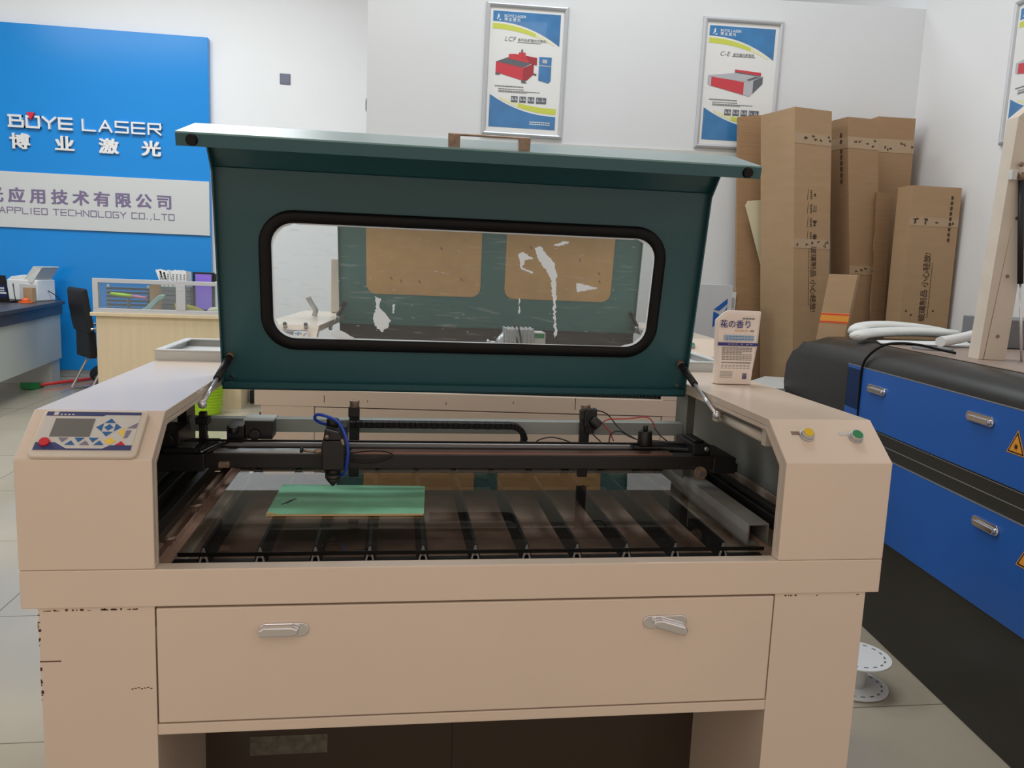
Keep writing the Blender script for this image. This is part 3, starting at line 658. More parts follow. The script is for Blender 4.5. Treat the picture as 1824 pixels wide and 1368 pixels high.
# bed: eleven inverted-V slats, rails and the square tube
def vslat(x):
    m = MB(); pr = [(-0.012, 0.735), (-0.003, 0.766), (0.003, 0.766), (0.012, 0.735), (0.0095, 0.735), (0.0, 0.761), (-0.0095, 0.735)]
    m.prism([(x+a, 0.157, z) for a, z in pr], (0, 0.62, 0), 0)
    e = [(-0.0085, 0.737), (-0.0015, 0.764), (0.0015, 0.764), (0.0085, 0.737), (0.005, 0.737), (0.0, 0.758), (-0.005, 0.737)]
    m.prism([(x+a, 0.1535, z) for a, z in e], (0, 0.003, 0), 1)
    return m.build('support_slat', [BLACK, ALUSATIN], NEAR)
for i in range(11): vslat(0.249+0.1005*i)
MB().box(0.16, 1.36, 0.162, 0.178, 0.715, 0.735).box(0.16, 1.36, 0.74, 0.756, 0.715, 0.735).build('slat_support', BLACK, NEAR)
m = MB()
for a, bq, c, d_ in ((1.320, 1.366, 0.746, 0.749), (1.320, 1.366, 0.788, 0.791), (1.320, 1.3235, 0.749, 0.788), (1.3625, 1.366, 0.749, 0.788)): m.box(a, bq, 0.19, 0.74, c, d_)
m.build('square_tube', mat('raw_aluminium_tube', (178, 176, 170), 0.4, 0.3, noise=0.1, nscale=20), NEAR)
MB().box(1.385, 1.43, 0.06, 0.86, 0.770, 0.800).box(1.395, 1.41, 0.06, 0.86, 0.80, 0.812).build('side_rail', BLACK, NEAR, bevel=0.002)
MB().box(0.07, 0.13, 0.06, 0.86, 0.770, 0.815).box(0.09, 0.105, 0.06, 0.86, 0.815, 0.825).box(0.145, 0.162, 0.06, 0.86, 0.775, 0.80).build('side_rail', BLACK, NEAR, bevel=0.002)
m = MB().box(0.197, 0.212, 0.034, 0.74, 0.764, 0.768).box(0.197, 0.199, 0.034, 0.74, 0.768, 0.78)
for yy in (0.13, 0.33): m.cone((0.182, yy, 0.788), (0.206, yy+0.006, 0.790), 0.004, 0.004, 10, 1); m.box(0.188, 0.200, yy-0.006, yy+0.008, 0.779, 0.786, 1)
m.build('edge_strip', [DUST, BRONZE], NEAR)
m = MB().tube([(1.312, 0.115, 0.985), (1.312, 0.36, 0.985)], 0.010, 14); m.box(1.300, 1.316, 0.35, 0.37, 0.975, 1.0165).box(1.300, 1.316, 0.105, 0.122, 0.975, 1.0165)
m.build('guard_bar', BEIGE2, NEAR)

# glass sheet and green board on the bed
gl = MB(); gl.box(0.216, 1.316, 0.106, 0.70, 0.7665, 0.7715); gl.m = [0]*6; gl.box(0.216, 1.316, 0.1035, 0.1058, 0.7665, 0.7735, 1)
GL = gl.build('glass_sheet', [GLASSBED, GLASSEDGE])
tag(GL, 'clear reflective glass sheet lying over the black slats of the cutter bed', 'glass')
m = MB(); m.prism([(0.3375, 0.545, 0.7725), (0.335, 0.317, 0.7725), (0.657, 0.318, 0.7725), (0.667, 0.530, 0.7725)], (0, 0, 0.004), 0)
for k in range(9): 
    xx = 0.355+0.008*random.random()+k*0.0024; yy = 0.385+k*0.0045+0.004*random.random()
    m.obox((xx, yy, 0.7767), (0.004*random.uniform(.5, 1.4), 0.002, 0), (-0.0006, 0.002, 0), (0, 0, 0.0003), 1)
m.box(0.337, 0.656, 0.3165, 0.3178, 0.7725, 0.7765, 2); m.prism([(0.3352, 0.3185, 0.7767), (0.356, 0.3185, 0.7767), (0.3362, 0.336, 0.7767)], (0, 0, 0.0003), 2)
tag(m.build('green_board', [SEAFOAM, BLACK, WOOD]), 'worn mint green board with scuffs lying on the glass bed', 'board')

# air pump and wood scraps in the open housing
PUMP = thing('air_pump', 'small grey finned air pump with green tip behind the lid window', 'pump', (0.94, 0.92, 1.0405))
m = MB().box(-0.045, 0.035, -0.03, 0.03, 0.0, 0.085)
for k in range(7): m.box(-0.047+0.0125*k, -0.042+0.0125*k, -0.034, 0.034, 0.004, 0.088)
m.build('finned_body', ALU, PUMP, bevel=0.001)
MB().cone((-0.045, 0, 0.045), (-0.066, 0, 0.042), 0.030, 0.012, 18).cone((-0.066, 0, 0.042), (-0.088, 0, 0.042), 0.006, 0.006, 12).cone((-0.088, 0, 0.042), (-0.094, 0, 0.042), 0.010, 0.010, 12).build('outlet', ALU, PUMP)
MB().box(0.035, 0.068, -0.028, 0.028, 0.0, 0.078).build('end_cover', LITEMETAL, PUMP, bevel=0.003)
MB().box(0.036, 0.064, -0.030, -0.0285, 0.062, 0.074).build('green_label', GREENB, PUMP)
MB().tube(smooth_path([(0.0, -0.036, 0.02), (-0.004, -0.04, 0.06), (-0.014, -0.036, 0.098), (-0.02, -0.02, 0.09), (-0.01, -0.036, 0.04)], 6), 0.0022, 8).build('cord', RUBBER, PUMP)
for (x0, x1, y0, lab) in ((0.945, 0.995, 0.86, 'tan wood scrap beside the grey air pump'), (1.115, 1.175, 0.88, 'tan wood scrap right of the pump at the seal corner')):
    m = MB(); m.prism([(x0, y0, 1.0405), (x1, y0-0.004, 1.0405), (x1+0.006, y0+0.03, 1.0405), (x0+0.008, y0+0.035, 1.0405)], (0, 0, 0.044)); 
    tag(m.build('wood_scrap', WOOD, shift=(x0, y0, 1.0405), bevel=0.002), lab, 'wood scrap', loc=(x0, y0, 1.0405))

# refill pouch on the right cabinet
PO = thing('refill_pouch', 'cream refill pouch with indigo flower scent lettering on the right cabinet top', 'pouch', (1.4135, 0.545, 1.0332))
outl = [(-0.0485, 0.0), (0.0475, 0.0), (0.0500, 0.035), (0.0600, 0.1000), (0.0625, 0.1770), (0.0600, 0.1795), (-0.0235, 0.1795), (-0.0300, 0.176), (-0.0520, 0.1570), (-0.0530, 0.152), (-0.0510, 0.1), (-0.0465, 0.045)]
m = MB(); lp = []
for y_, sc_, zz in ((-0.016, 0.90, 0), (-0.006, 1.0, 0), (0.006, 1.0, 0), (0.016, 0.90, 0)):
    lp.append([(a*sc_+0.004*(1-sc_), (y_ if z < 0.1 else y_*0.45), 0.001+(z-0.09)*(sc_ if z > 0.02 else 1.0)+0.09 if z > 0.02 else 0.001+z) for a, z in outl])
m.loft(lp, 0, False); m.build('foil_body', POUCHM, PO, bevel=0.002)
pr = MB()
def PQ(a, z, h=0.0):
    yb = -0.0175 if z < 0.085 else -0.0175+(z-0.085)*0.098 if z < 0.17 else -0.0092
    return Vector((a, yb-h, z))
def pstrip(a0, a1, z0, z1, mi): pr.hexa([PQ(a0, z0), PQ(a1, z0), PQ(a1, z0)+Vector((0, 0.002, 0)), PQ(a0, z0)+Vector((0, 0.002, 0)), PQ(a0, z1), PQ(a1, z1), PQ(a1, z1)+Vector((0, 0.002, 0)), PQ(a0, z1)+Vector((0, 0.002, 0))], mi)
pstrip(-0.048, 0.055, 0.0955, 0.1030, 0)
for i, a in enumerate((-0.022, -0.013, -0.004, 0.01, 0.024, 0.034)): pstrip(a, a+0.006, 0.0975, 0.1005, 3)
pstrip(-0.032, 0.044, 0.1090, 0.1140, 1); pstrip(-0.032, 0.044, 0.1160, 0.1210, 1)
for z0 in (0.1105, 0.1175):
    for k in range(9): pstrip(-0.028+0.008*k, -0.0225+0.008*k, z0, z0+0.0018, 0)
for z0, n_ in ((0.090, 8), (0.0865, 8), (0.082, 8), (0.0785, 5), (0.074, 8), (0.069, 8), (0.065, 8), (0.061, 8)):
    pstrip(-0.036, -0.028, z0, z0+0.0012, 2)
    for k in range(n_): pstrip(-0.0255+0.0085*k, -0.019+0.0085*k, z0, z0+0.0011, 2)
pstrip(-0.037, 0.039, 0.0530, 0.0555, 2)
for z0 in (0.0475, 0.044, 0.0400):
    for k in range(8): pstrip(-0.037+0.0095*k, -0.030+0.0095*k, z0, z0+0.0013, 2)
for z0 in (0.032, 0.0285, 0.025, 0.0215, 0.018): pstrip(-0.038, -0.006, z0, z0+0.0009, 2)
for k in range(6): pstrip(0.020+0.0019*k, 0.0210+0.0019*k, 0.0145, 0.029, 0)
Mt = plane_matrix(PQ(-0.004, 0.1405, 0.0006), (1, 0, 0), PQ(0, 0.16)-PQ(0, 0.13))
pr.text('花の香り', 0.0205, Mt, 0, 0.0002, bold=0.006, align='CENTER', spacing=1.0)
pr.hexa([PQ(-0.041, 0.147, 0.0006), PQ(-0.026, 0.1425, 0.0006), PQ(-0.026, 0.1425), PQ(-0.041, 0.147), PQ(-0.0405, 0.149, 0.0006), PQ(-0.026, 0.144, 0.0006), PQ(-0.026, 0.144), PQ(-0.0405, 0.149)], 0)
for k in range(4): pstrip(0.014+0.008*k, 0.0195+0.008*k, 0.1600, 0.1635, 2)
for k in range(5): pstrip(-0.004+0.007*k, 0.0005+0.007*k, 0.1310, 0.1342, 4)
pstrip(0.034, 0.043, 0.131, 0.1335, 2)
pr.build('print', [INDIGO, SKYP, PTXT, WHITE, PEACH], PO)

# ---- the machine behind it
FAR = thing('laser_cutter', 'second beige laser cutter behind, with brown paper over its lid windows', 'laser cutter', (0.046, 1.91, 0), math.radians(-4.7))
W = 1.86; CAB2 = 0.235
door2 = make_base(FAR, W, CAB2, 0.95, small=True)
make_cabinet(FAR, 0.0, CAB2, True, 1.0, 0); make_cabinet(FAR, W-CAB2, W, False, 1.0, 0)
control_panel(FAR, 0.083, 0.010, 0.122, 0.060, full=False)
for xx in (0.105, 0.187):
    m = MB().cone(slope_pt(xx, 0.092, 0), slope_pt(xx, 0.092, 0.018), 0.009, 0.009, 14, 1).cone(slope_pt(xx, 0.092, 0.018), slope_pt(xx, 0.092, 0.021), 0.008, 0.007, 14)
    m.build('push_button', [BLACKP, ALU], FAR)
push_button(FAR, 1.745, 0.060, GREENB, 'push button with green lens', 0.012)
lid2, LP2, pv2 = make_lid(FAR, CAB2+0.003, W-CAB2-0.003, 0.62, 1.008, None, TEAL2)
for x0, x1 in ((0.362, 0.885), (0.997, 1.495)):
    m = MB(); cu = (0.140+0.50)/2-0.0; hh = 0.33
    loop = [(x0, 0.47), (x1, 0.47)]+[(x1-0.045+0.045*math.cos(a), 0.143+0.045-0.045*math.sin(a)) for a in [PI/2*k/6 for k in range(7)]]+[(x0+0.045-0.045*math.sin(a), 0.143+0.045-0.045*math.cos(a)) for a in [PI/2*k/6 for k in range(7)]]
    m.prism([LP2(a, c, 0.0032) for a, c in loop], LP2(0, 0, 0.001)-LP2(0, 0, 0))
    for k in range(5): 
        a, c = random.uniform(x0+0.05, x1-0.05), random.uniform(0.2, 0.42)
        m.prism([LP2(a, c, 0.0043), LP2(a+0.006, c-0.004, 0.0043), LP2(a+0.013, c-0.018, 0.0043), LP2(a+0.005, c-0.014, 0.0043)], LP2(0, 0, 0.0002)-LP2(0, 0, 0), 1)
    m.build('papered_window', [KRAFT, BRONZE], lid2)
gas_spring(FAR, (0.262, 0.60, 1.10), (0.225, 0.43, 0.995)); gas_spring(FAR, (1.598, 0.60, 1.10), (1.632, 0.43, 0.995))
MB().box(CAB2, W-CAB2, 0.632, 0.642, 0.7845, 1.004).build('rear_panel', DARKBED, FAR)
MB().box(CAB2-0.03, W-CAB2+0.03, 0.10, 0.62, 0.775, 0.785).build('mesh_bed', DARKBED, FAR)
m = MB(); 
for k in range(75): m.box(0.55+0.0145*k, 0.557+0.0145*k, 0.045, 0.095, 0.785, 0.812)
m.box(0.24, 1.62, 0.04, 0.10, 0.784, 0.787)
m.build('knife_comb', BLACK, FAR)
m = MB().box(0.26, 1.60, 0.30, 0.36, 0.87, 0.93); m.build('gantry_beam', BLACK, FAR, bevel=0.002)
MB().box(0.150, 0.232, 0.90, 1.0, 1.034, 1.30).build('exhaust_box', BEIGE2, FAR, bevel=0.004)
MB().tube(smooth_path([(0.12, 0.62, 1.033), (0.125, 0.62, 1.06), (0.11, 0.62, 1.085), (0.09, 0.62, 1.12)], 5), 0.012, 12).build('bent_pipe', STEEL, FAR)

# ------------------------------------------------------------------ blue machine on the right
BL = thing('laser_machine', 'large blue and black laser machine at the right edge with open lid', 'laser machine', (2.287, 0.745, 0), math.radians(-6))
A0 = -1.25
m = MB(); 
m.prism([(0.012, A0, 0.0), (0.012, 1.55, 0.0), (0.012, 1.57, 0.05), (0.012, 1.57, 0.368), (0.012, A0, 0.368)], (1.25, 0, 0))
m.build('base_plinth', BASEBLK, BL, bevel=0.004)
m = MB(); m.prism([(0.010, A0, 0.368), (0.010, 1.57, 0.368), (0.010, 1.57, 0.76), (0.010, A0, 0.76)], (1.25, 0, 0)); m.build('body_core', BASEBLK, BL)
def cowl_sec(y):
    return [(0.004, y, 0.762), (0.0, y, 0.80), (0.0, y, 0.955), (0.004, y, 0.985), (0.016, y, 1.012), (0.038, y, 1.032), (0.07, y, 1.043), (0.11, y, 1.0455), (1.25, y, 1.0455), (1.25, y, 0.762)]
m = MB(); loops = [cowl_sec(A0), cowl_sec(0.9), cowl_sec(1.29)]
def squash(y, zmax): return [(a, y, min(z, zmax)-(0.003*i if z > zmax else 0)*0) for i, (a, _, z) in enumerate(cowl_sec(y))]
loops += [squash(1.42, 1.008), squash(1.50, 0.955), squash(1.565, 0.89), squash(1.572, 0.80)]
m.loft(loops, 0, True); o = m.build('top_cowl', COWL, BL, bevel=0.006, seg=3)
for p_ in o.data.polygons: p_.use_smooth = True
md = o.modifiers.new('edge', 'EDGE_SPLIT'); md.split_angle = math.radians(35)
MB().box(0.13, 1.24, A0+0.01, 0.88, 1.0458, 1.0500).build('top_deck', TAUPE, BL, bevel=0.002)
MB().box(0.0, 0.012, 0.787, 0.909, 0.752, 0.967).build('blue_panel', BLUED, BL, bevel=0.002)
ud = MB().box(-0.003, 0.012, A0, 0.776, 0.752, 0.967).build('upper_door', BLUED, BL, bevel=0.002)
ld_ = MB().box(-0.003, 0.012, A0, 0.86, 0.372, 0.664).build('lower_door', BLUED, BL, bevel=0.002)
MB().box(-0.004, 0.012, A0, 0.776, 0.967, 0.9695).build('pinstripe', SILVERLINE, ud); MB().box(-0.001, 0.012, 0.787, 0.909, 0.967, 0.9695).build('pinstripe', SILVERLINE, BL)
MB().box(-0.004, 0.012, A0, 0.86, 0.664, 0.6665).build('pinstripe', SILVERLINE, ld_)
m = MB().box(0.002, 0.012, A0, 0.90, 0.668, 0.7505); m.box(0.0005, 0.003, A0, 0.90, 0.704, 0.7065, 1); m.box(0.0005, 0.003, A0, 0.90, 0.745, 0.747, 1)
m.build('trim_band', [BASEBLK, SILVERLINE], BL)
def side_handle(par, ya, yb, z):
    c = (ya+yb)/2; hw = (yb-ya)/2
    m = MB(); m.prism([(-0.003, c+a, z+q) for a, q in rrect(hw*2, 0.030, 0.0148, 6)], (-0.005, 0, 0)); h = m.build('handle', CHROME, par, bevel=0.001)
    MB().prism([(-0.008, c+a-0.005, z+q-0.003) for a, q in rrect(hw*1.6, 0.018, 0.0088, 6)], (-0.010, 0, 0)).build('lever', CHROME, h, bevel=0.003, seg=3)
side_handle(ud, 0.585, 0.72, 0.900); side_handle(ud, -0.040, 0.092, 0.912); side_handle(ld_, -0.120, 0.004, 0.616)
def warning(par, y, z, s, kind):
    m = MB(); tri = [(-0.5, -0.29), (0.5, -0.29), (0, 0.577)]
    m.prism([(-0.0034, y-a*s, z+c*s) for a, c in tri], (-0.0006, 0, 0), 0)
    m.prism([(-0.0041, y-a*s*0.88, z+c*s*0.88) for a, c in tri], (-0.0004, 0, 0), 1)
    m.prism([(-0.0046, y-a*s*0.70, z+c*s*0.70) for a, c in tri], (-0.0004, 0, 0), 0)
    if kind == 0:
        for k in range(16):
            a = 2*PI*k/16; l = 0.16*s if k % 2 else 0.10*s
            m.prism([(-0.0051, y-math.cos(a-0.25)*0.04*s, z-0.02*s+math.sin(a-0.25)*0.04*s), (-0.0051, y-math.cos(a+0.25)*0.04*s, z-0.02*s+math.sin(a+0.25)*0.04*s), (-0.0051, y-math.cos(a)*l, z-0.02*s+math.sin(a)*l)], (-0.0003, 0, 0), 1)
        m.prism([(-0.0051, y-0.07*s*math.cos(2*PI*k/16), z-0.02*s+0.07*s*math.sin(2*PI*k/16)) for k in range(16)], (-0.0003, 0, 0), 1)
    else:
        m.prism([(-0.0051, y-a*s, z+c*s) for a, c in ((0.02, 0.30), (-0.08, 0.02), (0.0, 0.02), (-0.05, -0.2), (0.07, 0.08), (0.0, 0.08), (0.06, 0.30))], (-0.0003, 0, 0), 1)
    m.build('warning_sticker', [SIGNY, BLACKP], par)
warning(ud, -0.145, 0.868, 0.078, 0); warning(ld_, -0.245, 0.58, 0.085, 1)
# raised lid: its near end frame and the gas spring
lf = MB(); lf.hexa([(0.205, 0.40, 1.050), (0.305, 0.41, 1.050), (0.305, 0.46, 1.050), (0.205, 0.46, 1.050), (0.240, 0.40, 1.84), (0.335, 0.41, 1.78), (0.335, 0.46, 1.78), (0.240, 0.46, 1.84)])
lf.hexa([(0.335, 0.41, 1.78), (0.80, 0.41, 2.20), (0.80, 0.46, 2.20), (0.335, 0.46, 1.78), (0.240, 0.40, 1.84), (0.74, 0.40, 2.30), (0.74, 0.46, 2.30), (0.240, 0.46, 1.84)])
lf.hexa([(0.222, 0.4005, 1.05), (0.2245, 0.4006, 1.05), (0.2245, 0.403, 1.05), (0.222, 0.403, 1.05), (0.292, 0.4065, 1.79), (0.2945, 0.4067, 1.79), (0.2945, 0.4085, 1.79), (0.292, 0.4085, 1.79)], 1)
for zz in (1.13, 1.33, 1.52, 1.72): lf.cone((0.262+0.035*(zz-1.05), 0.405, zz), (0.262+0.035*(zz-1.05), 0.402, zz), 0.006, 0.006, 12, 1)
lfo = lf.build('lid_frame', [BEIGE2, BRONZE], BL, bevel=0.002)
MB().box(0.232, 0.250, 0.385, 0.4035, 1.640, 1.672).build('spring_clamp', LITEMETAL, lfo, bevel=0.002)
m = MB().cone((0.268, 0.39, 1.640), (0.306, 0.385, 1.307), 0.0095, 0.0095, 16); m.cone((0.266, 0.39, 1.665), (0.268, 0.39, 1.640), 0.0095, 0.0095, 16, 1); m.sphere((0.262, 0.39, 1.69), 0.008, 1)
gs = m.build('gas_spring', [BLACKP, BRONZE], BL)
MB().cone((0.306, 0.385, 1.307), (0.341, 0.38, 1.0505), 0.0042, 0.0042, 12).build('piston_rod', RODM, gs)
MB().box(0.62, 1.15, 0.9, 1.2, 1.0505, 1.165).build('rear_unit', GREYD, BL, bevel=0.004)
MB().tube(smooth_path([(0.30, 0.80, 1.075), (0.42, 0.88, 1.085), (0.52, 0.94, 1.10), (0.62, 1.0, 1.125)], 6), 0.020, 14).build('white_hose', WHITEP, BL)
o = MB().tube(smooth_path([(0.0, 0.780, 0.70), (-0.005, 0.780, 0.85), (-0.006, 0.778, 0.965), (0.004, 0.75, 1.02), (0.03, 0.70, 1.062), (0.07, 0.66, 1.075), (0.12, 0.62, 1.074), (0.17, 0.58, 1.064), (0.21, 0.54, 1.056)], 7), 0.0048, 10).build('power_cable', RUBBER, BL)
o = MB().cone((0, 0, 0), (0, 0, 0.007), 0.072, 0.070, 28).build('cover_disc', GREYD, bevel=0.001)
q = Matrix.Rotation(math.radians(-6), 4, 'Z') @ Vector((0.235, 0.735, 1.0505)); tag(o, 'flat grey round disc lying on the top deck of the blue machine', 'disc', loc=(2.287+q.x, 0.745+q.y, q.z))
# white foam sleeves heaped on the machine
def on_blue(mb, name, m_, lab, cat, group=None, **k):
    return tag(mb.build(name, m_, **k), lab, cat, group, loc=(2.287, 0.745, 0), rz=math.radians(-6))
FO = mat('white_foam_sleeve', (226, 228, 226), 0.55, noise=0.03, nscale=12, bump=0.15, bscale=14)
on_blue(MB().tube(smooth_path([(0.06, 0.98, 1.072), (0.12, 1.05, 1.078), (0.24, 1.12, 1.084), (0.42, 1.19, 1.086), (0.62, 1.22, 1.080)], 6), [0.010]+[0.036]*22+[0.034, 0.03], 14, flat=0.55), 'foam_sleeve', FO, 'white foam sleeve lying nearest the blue machine edge', 'foam sleeve')
on_blue(MB().tube(smooth_path([(0.14, 1.16, 1.078), (0.20, 1.24, 1.092), (0.33, 1.30, 1.098), (0.50, 1.34, 1.090), (0.66, 1.36, 1.070)], 6), [0.012]+[0.04]*22+[0.036, 0.03], 14, flat=0.6), 'foam_sleeve', FO, 'white foam sleeve behind, bulging highest on the blue machine', 'foam sleeve')
on_blue(MB().prism([(0.12, 0.90, 1.0505), (0.50, 0.89, 1.0505), (0.60, 1.12, 1.0505), (0.16, 1.02, 1.0505)], (0, 0, 0.006)), 'foam_sheet', FO, 'flat white foam sheet lying beside the grey disc', 'foam sheet', bevel=0.002)

# reel on the floor between the two machines
RE = thing('cable_reel', 'white plastic reel standing on the floor between the beige and blue machines', 'reel', (2.075, 0.93, 0))
for zz in (0.002, 0.100):
    m = MB(); m.cone((0, 0, zz), (0, 0, zz+0.006), 0.108, 0.108, 40)
    for k in range(18):
        a = 2*PI*k/18; m.obox((0.088*math.cos(a), 0.088*math.sin(a), zz+0.0063), (0.007*-math.sin(a), 0.007*math.cos(a), 0), (0.0025*math.cos(a), 0.0025*math.sin(a), 0), (0, 0, 0.0006), 1)
    m.build('flange', [WHITEP, GREYD], RE)
MB().cone((0, 0, 0.008), (0, 0, 0.100), 0.040, 0.040, 24).build('hub', WHITEP, RE)

# ------------------------------------------------------------------ cartons by the right wall
def carton(E, zt, phi, wd, dp, lean, lab, group=None, extra=None, m_=None, name='cardboard_carton', z0=0.0):
    """E: front-left top corner; lean: shift of the top per metre of height"""
    a = math.radians(phi); e1 = Vector((math.cos(a), math.sin(a), 0)); e2 = Vector((-math.sin(a), math.cos(a), 0))
    zt -= z0; B = Vector((E[0]-lean[0]*zt, E[1]-lean[1]*zt, z0)); up_ = Vector((lean[0], lean[1], 1.0))
    root = thing(name, lab, 'cardboard box', B, 0, group)
    F = lambda s, d, z: e1*s+e2*d+up_*z
    m = MB(); m.hexa([F(0, 0, 0), F(wd, 0, 0), F(wd, dp, 0), F(0, dp, 0), F(0, 0, zt), F(wd, 0, zt), F(wd, dp, zt), F(0, dp, zt)])
    nf = -e2; nl_ = -e1
    def band(z, hgt, left=True, front=True):
        t = MB()
        if front: t.hexa([F(-0.001, -0.0012, z), F(wd, -0.0012, z), F(wd, 0, z), F(0, 0, z), F(-0.001, -0.0012, z+hgt), F(wd, -0.0012, z+hgt), F(wd, 0, z+hgt), F(0, 0, z+hgt)])
        if left: t.hexa([F(-0.0012, 0, z), F(0, 0, z), F(0, dp, z), F(-0.0012, dp, z), F(-0.0012, 0, z+hgt), F(0, 0, z+hgt), F(0, dp, z+hgt), F(-0.0012, dp, z+hgt)])
        rr2 = random.Random(int(z*1000)+int(zt*100))
        if front:
            for k in range(int(wd/0.035)):
                s = 0.02+wd*0.9*rr2.random(); c = F(s, -0.0016, z+hgt*(0.2+0.6*rr2.random()))
                for a_ in range(3):
                    an = rr2.uniform(0, PI); t.obox(c+e1*rr2.uniform(-.006, .006)+Vector((0, 0, rr2.uniform(-.005, .005))), (e1*math.cos(an)+Vector((0, 0, math.sin(an))))*0.006, nf*0.0004, (-e1*math.sin(an)+Vector((0, 0, math.cos(an))))*0.0022, 1)
        t.build('packing_tape', [TAPE, INK], root)
    if extra: extra(m, root, F, e1, e2, up_, band, wd, dp, zt)
    m.build('carton_body', [m_ or CARD, INK], root, bevel=0.003)
    return root
def vtext(m, body, size, o, e1, up_, nrm, spacing=1.0, rot=-1, bold=0.0):
    ex = (up_.normalized()*rot); ey = ex.cross(e1).normalized().cross(ex)
    ey = e1*(-rot) if True else ey
    m.text(body, size, plane_matrix(o+nrm*0.0012, ex, ey), 1, 0.0002, bold, spacing=spacing); m.text(body, size, plane_matrix(o+nrm*0.0015+e1*0.0009, ex, ey), 1, 0.0002, bold, spacing=spacing)
def ex1(m, root, F, e1, e2, up_, band, wd, dp, zt):
    band(zt-0.185, 0.055, left=False); band(zt-0.74, 0.05, left=False)
    vtext(m, '玻璃制品 小心轻放!', 0.043, F(0.118, 0, 1.475), e1, up_, -e2, 1.0)
    rr2 = random.Random(5); Z = Vector((0, 0, 1))
    for k in range(28): m.obox(F(0.103, -0.0006, 1.46-0.0115*k), e1*0.0022, -e2*0.0004, Z*0.0032, 1)
    for i, z in enumerate((1.750, 1.675, 1.600, 1.525)):
        c = F(0.140, -0.0012, z)
        if i == 2: m.obox(c, e1*0.0022, -e2*0.0004, Z*0.014, 1); m.prism([c+e1*0.016+Z*0.012, c-e1*0.016+Z*0.012, c-e1*0.008-Z*0.002, c+e1*0.008-Z*0.002], -e2*0.0004, 1); m.obox(c-Z*0.014, e1*0.010, -e2*0.0004, Z*0.0025, 1)
        elif i == 0: m.obox(c, e1*0.006, -e2*0.0004, Z*0.007, 1)
        elif i == 1:
            for s_ in (-1, 1): m.obox(c+e1*0.007*s_+Z*0.006, e1*0.0018, -e2*0.0004, Z*0.013, 1)
            m.obox(c-Z*0.012, e1*0.013, -e2*0.0004, Z*0.002, 1)
        else:
            for a_ in range(4): m.obox(c-e2*0.0003*a_, (e1*math.cos(a_*PI/4)+Z*math.sin(a_*PI/4))*0.017, -e2*0.0004, (-e1*math.sin(a_*PI/4)+Z*math.cos(a_*PI/4))*0.0025, 1)
        for k in range(5): m.obox(F(0.113+0.003*rr2.random(), -0.0006, z+0.020-0.010*k), e1*0.005, -e2*0.0004, Z*0.0032, 1)
        m.obox(F(0.092, -0.0006, z), e1*0.0010, -e2*0.0004, Z*0.030, 1)
carton((2.679, 2.90), 2.20, 12, 0.246, 0.29, (-0.085, 0.0), 'tallest cardboard carton at left of the group, printed with glass handling text', 'tall tube cartons against the wall', ex1)
def ex2(m, root, F, e1, e2, up_, band, wd, dp, zt):
    band(zt-0.165, 0.06); band(zt-0.86, 0.05, left=False)
    for k in range(8): m.obox(F(-0.0018, dp*0.35, zt-0.09-0.033*k-(0.02 if k > 1 else 0)), e2*0.009, -e1*0.0004, Vector((0, 0, 0.011)), 1)
carton((3.042, 3.00), 2.188, 6, 0.195, 0.17, (-0.12, 0.0), 'tall cardboard carton second from left, tape band near top, beside the tallest one', 'tall tube cartons against the wall', ex2, CARD2)
carton((3.347, 3.20), 2.244, -2, 0.232, 0.16, (-0.028, 0.0), 'tall cardboard carton in the wall corner with dark specked tape near its top', 'tall tube cartons against the wall', lambda m, root, F, e1, e2, up_, band, wd, dp, zt: band(zt-0.20, 0.075, left=False), CARD2)
def ex5(m, root, F, e1, e2, up_, band, wd, dp, zt):
    band(zt-0.21, 0.045, left=False)
    vtext(m, '玻璃制品 小心轻放!', 0.044, F(0.140, 0, 1.085), e1, up_, -e2, 1.0, rot=1)
    Z = Vector((0, 0, 1))
    for k in range(9): m.obox(F(0.235, -0.0018, zt-0.055-0.028*k), e1*0.0065, -e2*0.0004, Z*0.009, 1)
    for k in range(24): m.obox(F(0.158, -0.0006, 1.40-0.0125*k), e1*0.0022, -e2*0.0004, Z*0.0038, 1)
    for s_, z in ((0.03, 1.14), (0.06, 1.12), (0.190, 1.145), (0.15, 1.03)): m.obox(F(s_, -0.0006, z), e1*0.005, -e2*0.0004, Z*0.005, 1)
carton((3.313, 2.75), 1.81, 0, 0.286, 0.134, (-0.010, 0.0), 'shorter cardboard carton at right with glass handling text running upward', 'tall tube cartons against the wall', ex5)
def ex6(m, root, F, e1, e2, up_, band, wd, dp, zt):
    t = MB(); z = zt-0.245
    t.hexa([F(0, -0.0012, z), F(wd, -0.0012, z), F(wd, 0, z), F(0, 0, z), F(0, -0.0012, z+0.05), F(wd, -0.0012, z+0.05), F(wd, 0, z+0.05), F(0, 0, z+0.05)], 0)
    for q in (0.002, 0.040): t.hexa([F(0, -0.0016, z+q), F(wd, -0.0016, z+q), F(wd, -0.001, z+q), F(0, -0.001, z+q), F(0, -0.0016, z+q+0.007), F(wd, -0.0016, z+q+0.007), F(wd, -0.001, z+q+0.007), F(0, -0.001, z+q+0.007)], 1)
    t.build('orange_label', [SIGNY, REDP], root)
carton((2.769, 2.55), 1.322, -36, 0.135, 0.12, (0.15, 0.06), 'small slim leaning carton with red and orange tape label', None, ex6, z0=0.7505)
TB = thing('white_table', 'low white table top showing between the pouch and the tall cartons', 'table', (2.8, 2.55, 0))
m = MB(); m.prism([(x-2.8, y-2.55, 0.722) for x, y in ((2.30, 2.42), (3.30, 2.40), (3.36, 2.53), (2.72, 2.834), (2.621, 2.866), (2.451, 2.67))], (0, 0, 0.028)); m.build('table_top', LITEMETAL, TB, bevel=0.002)
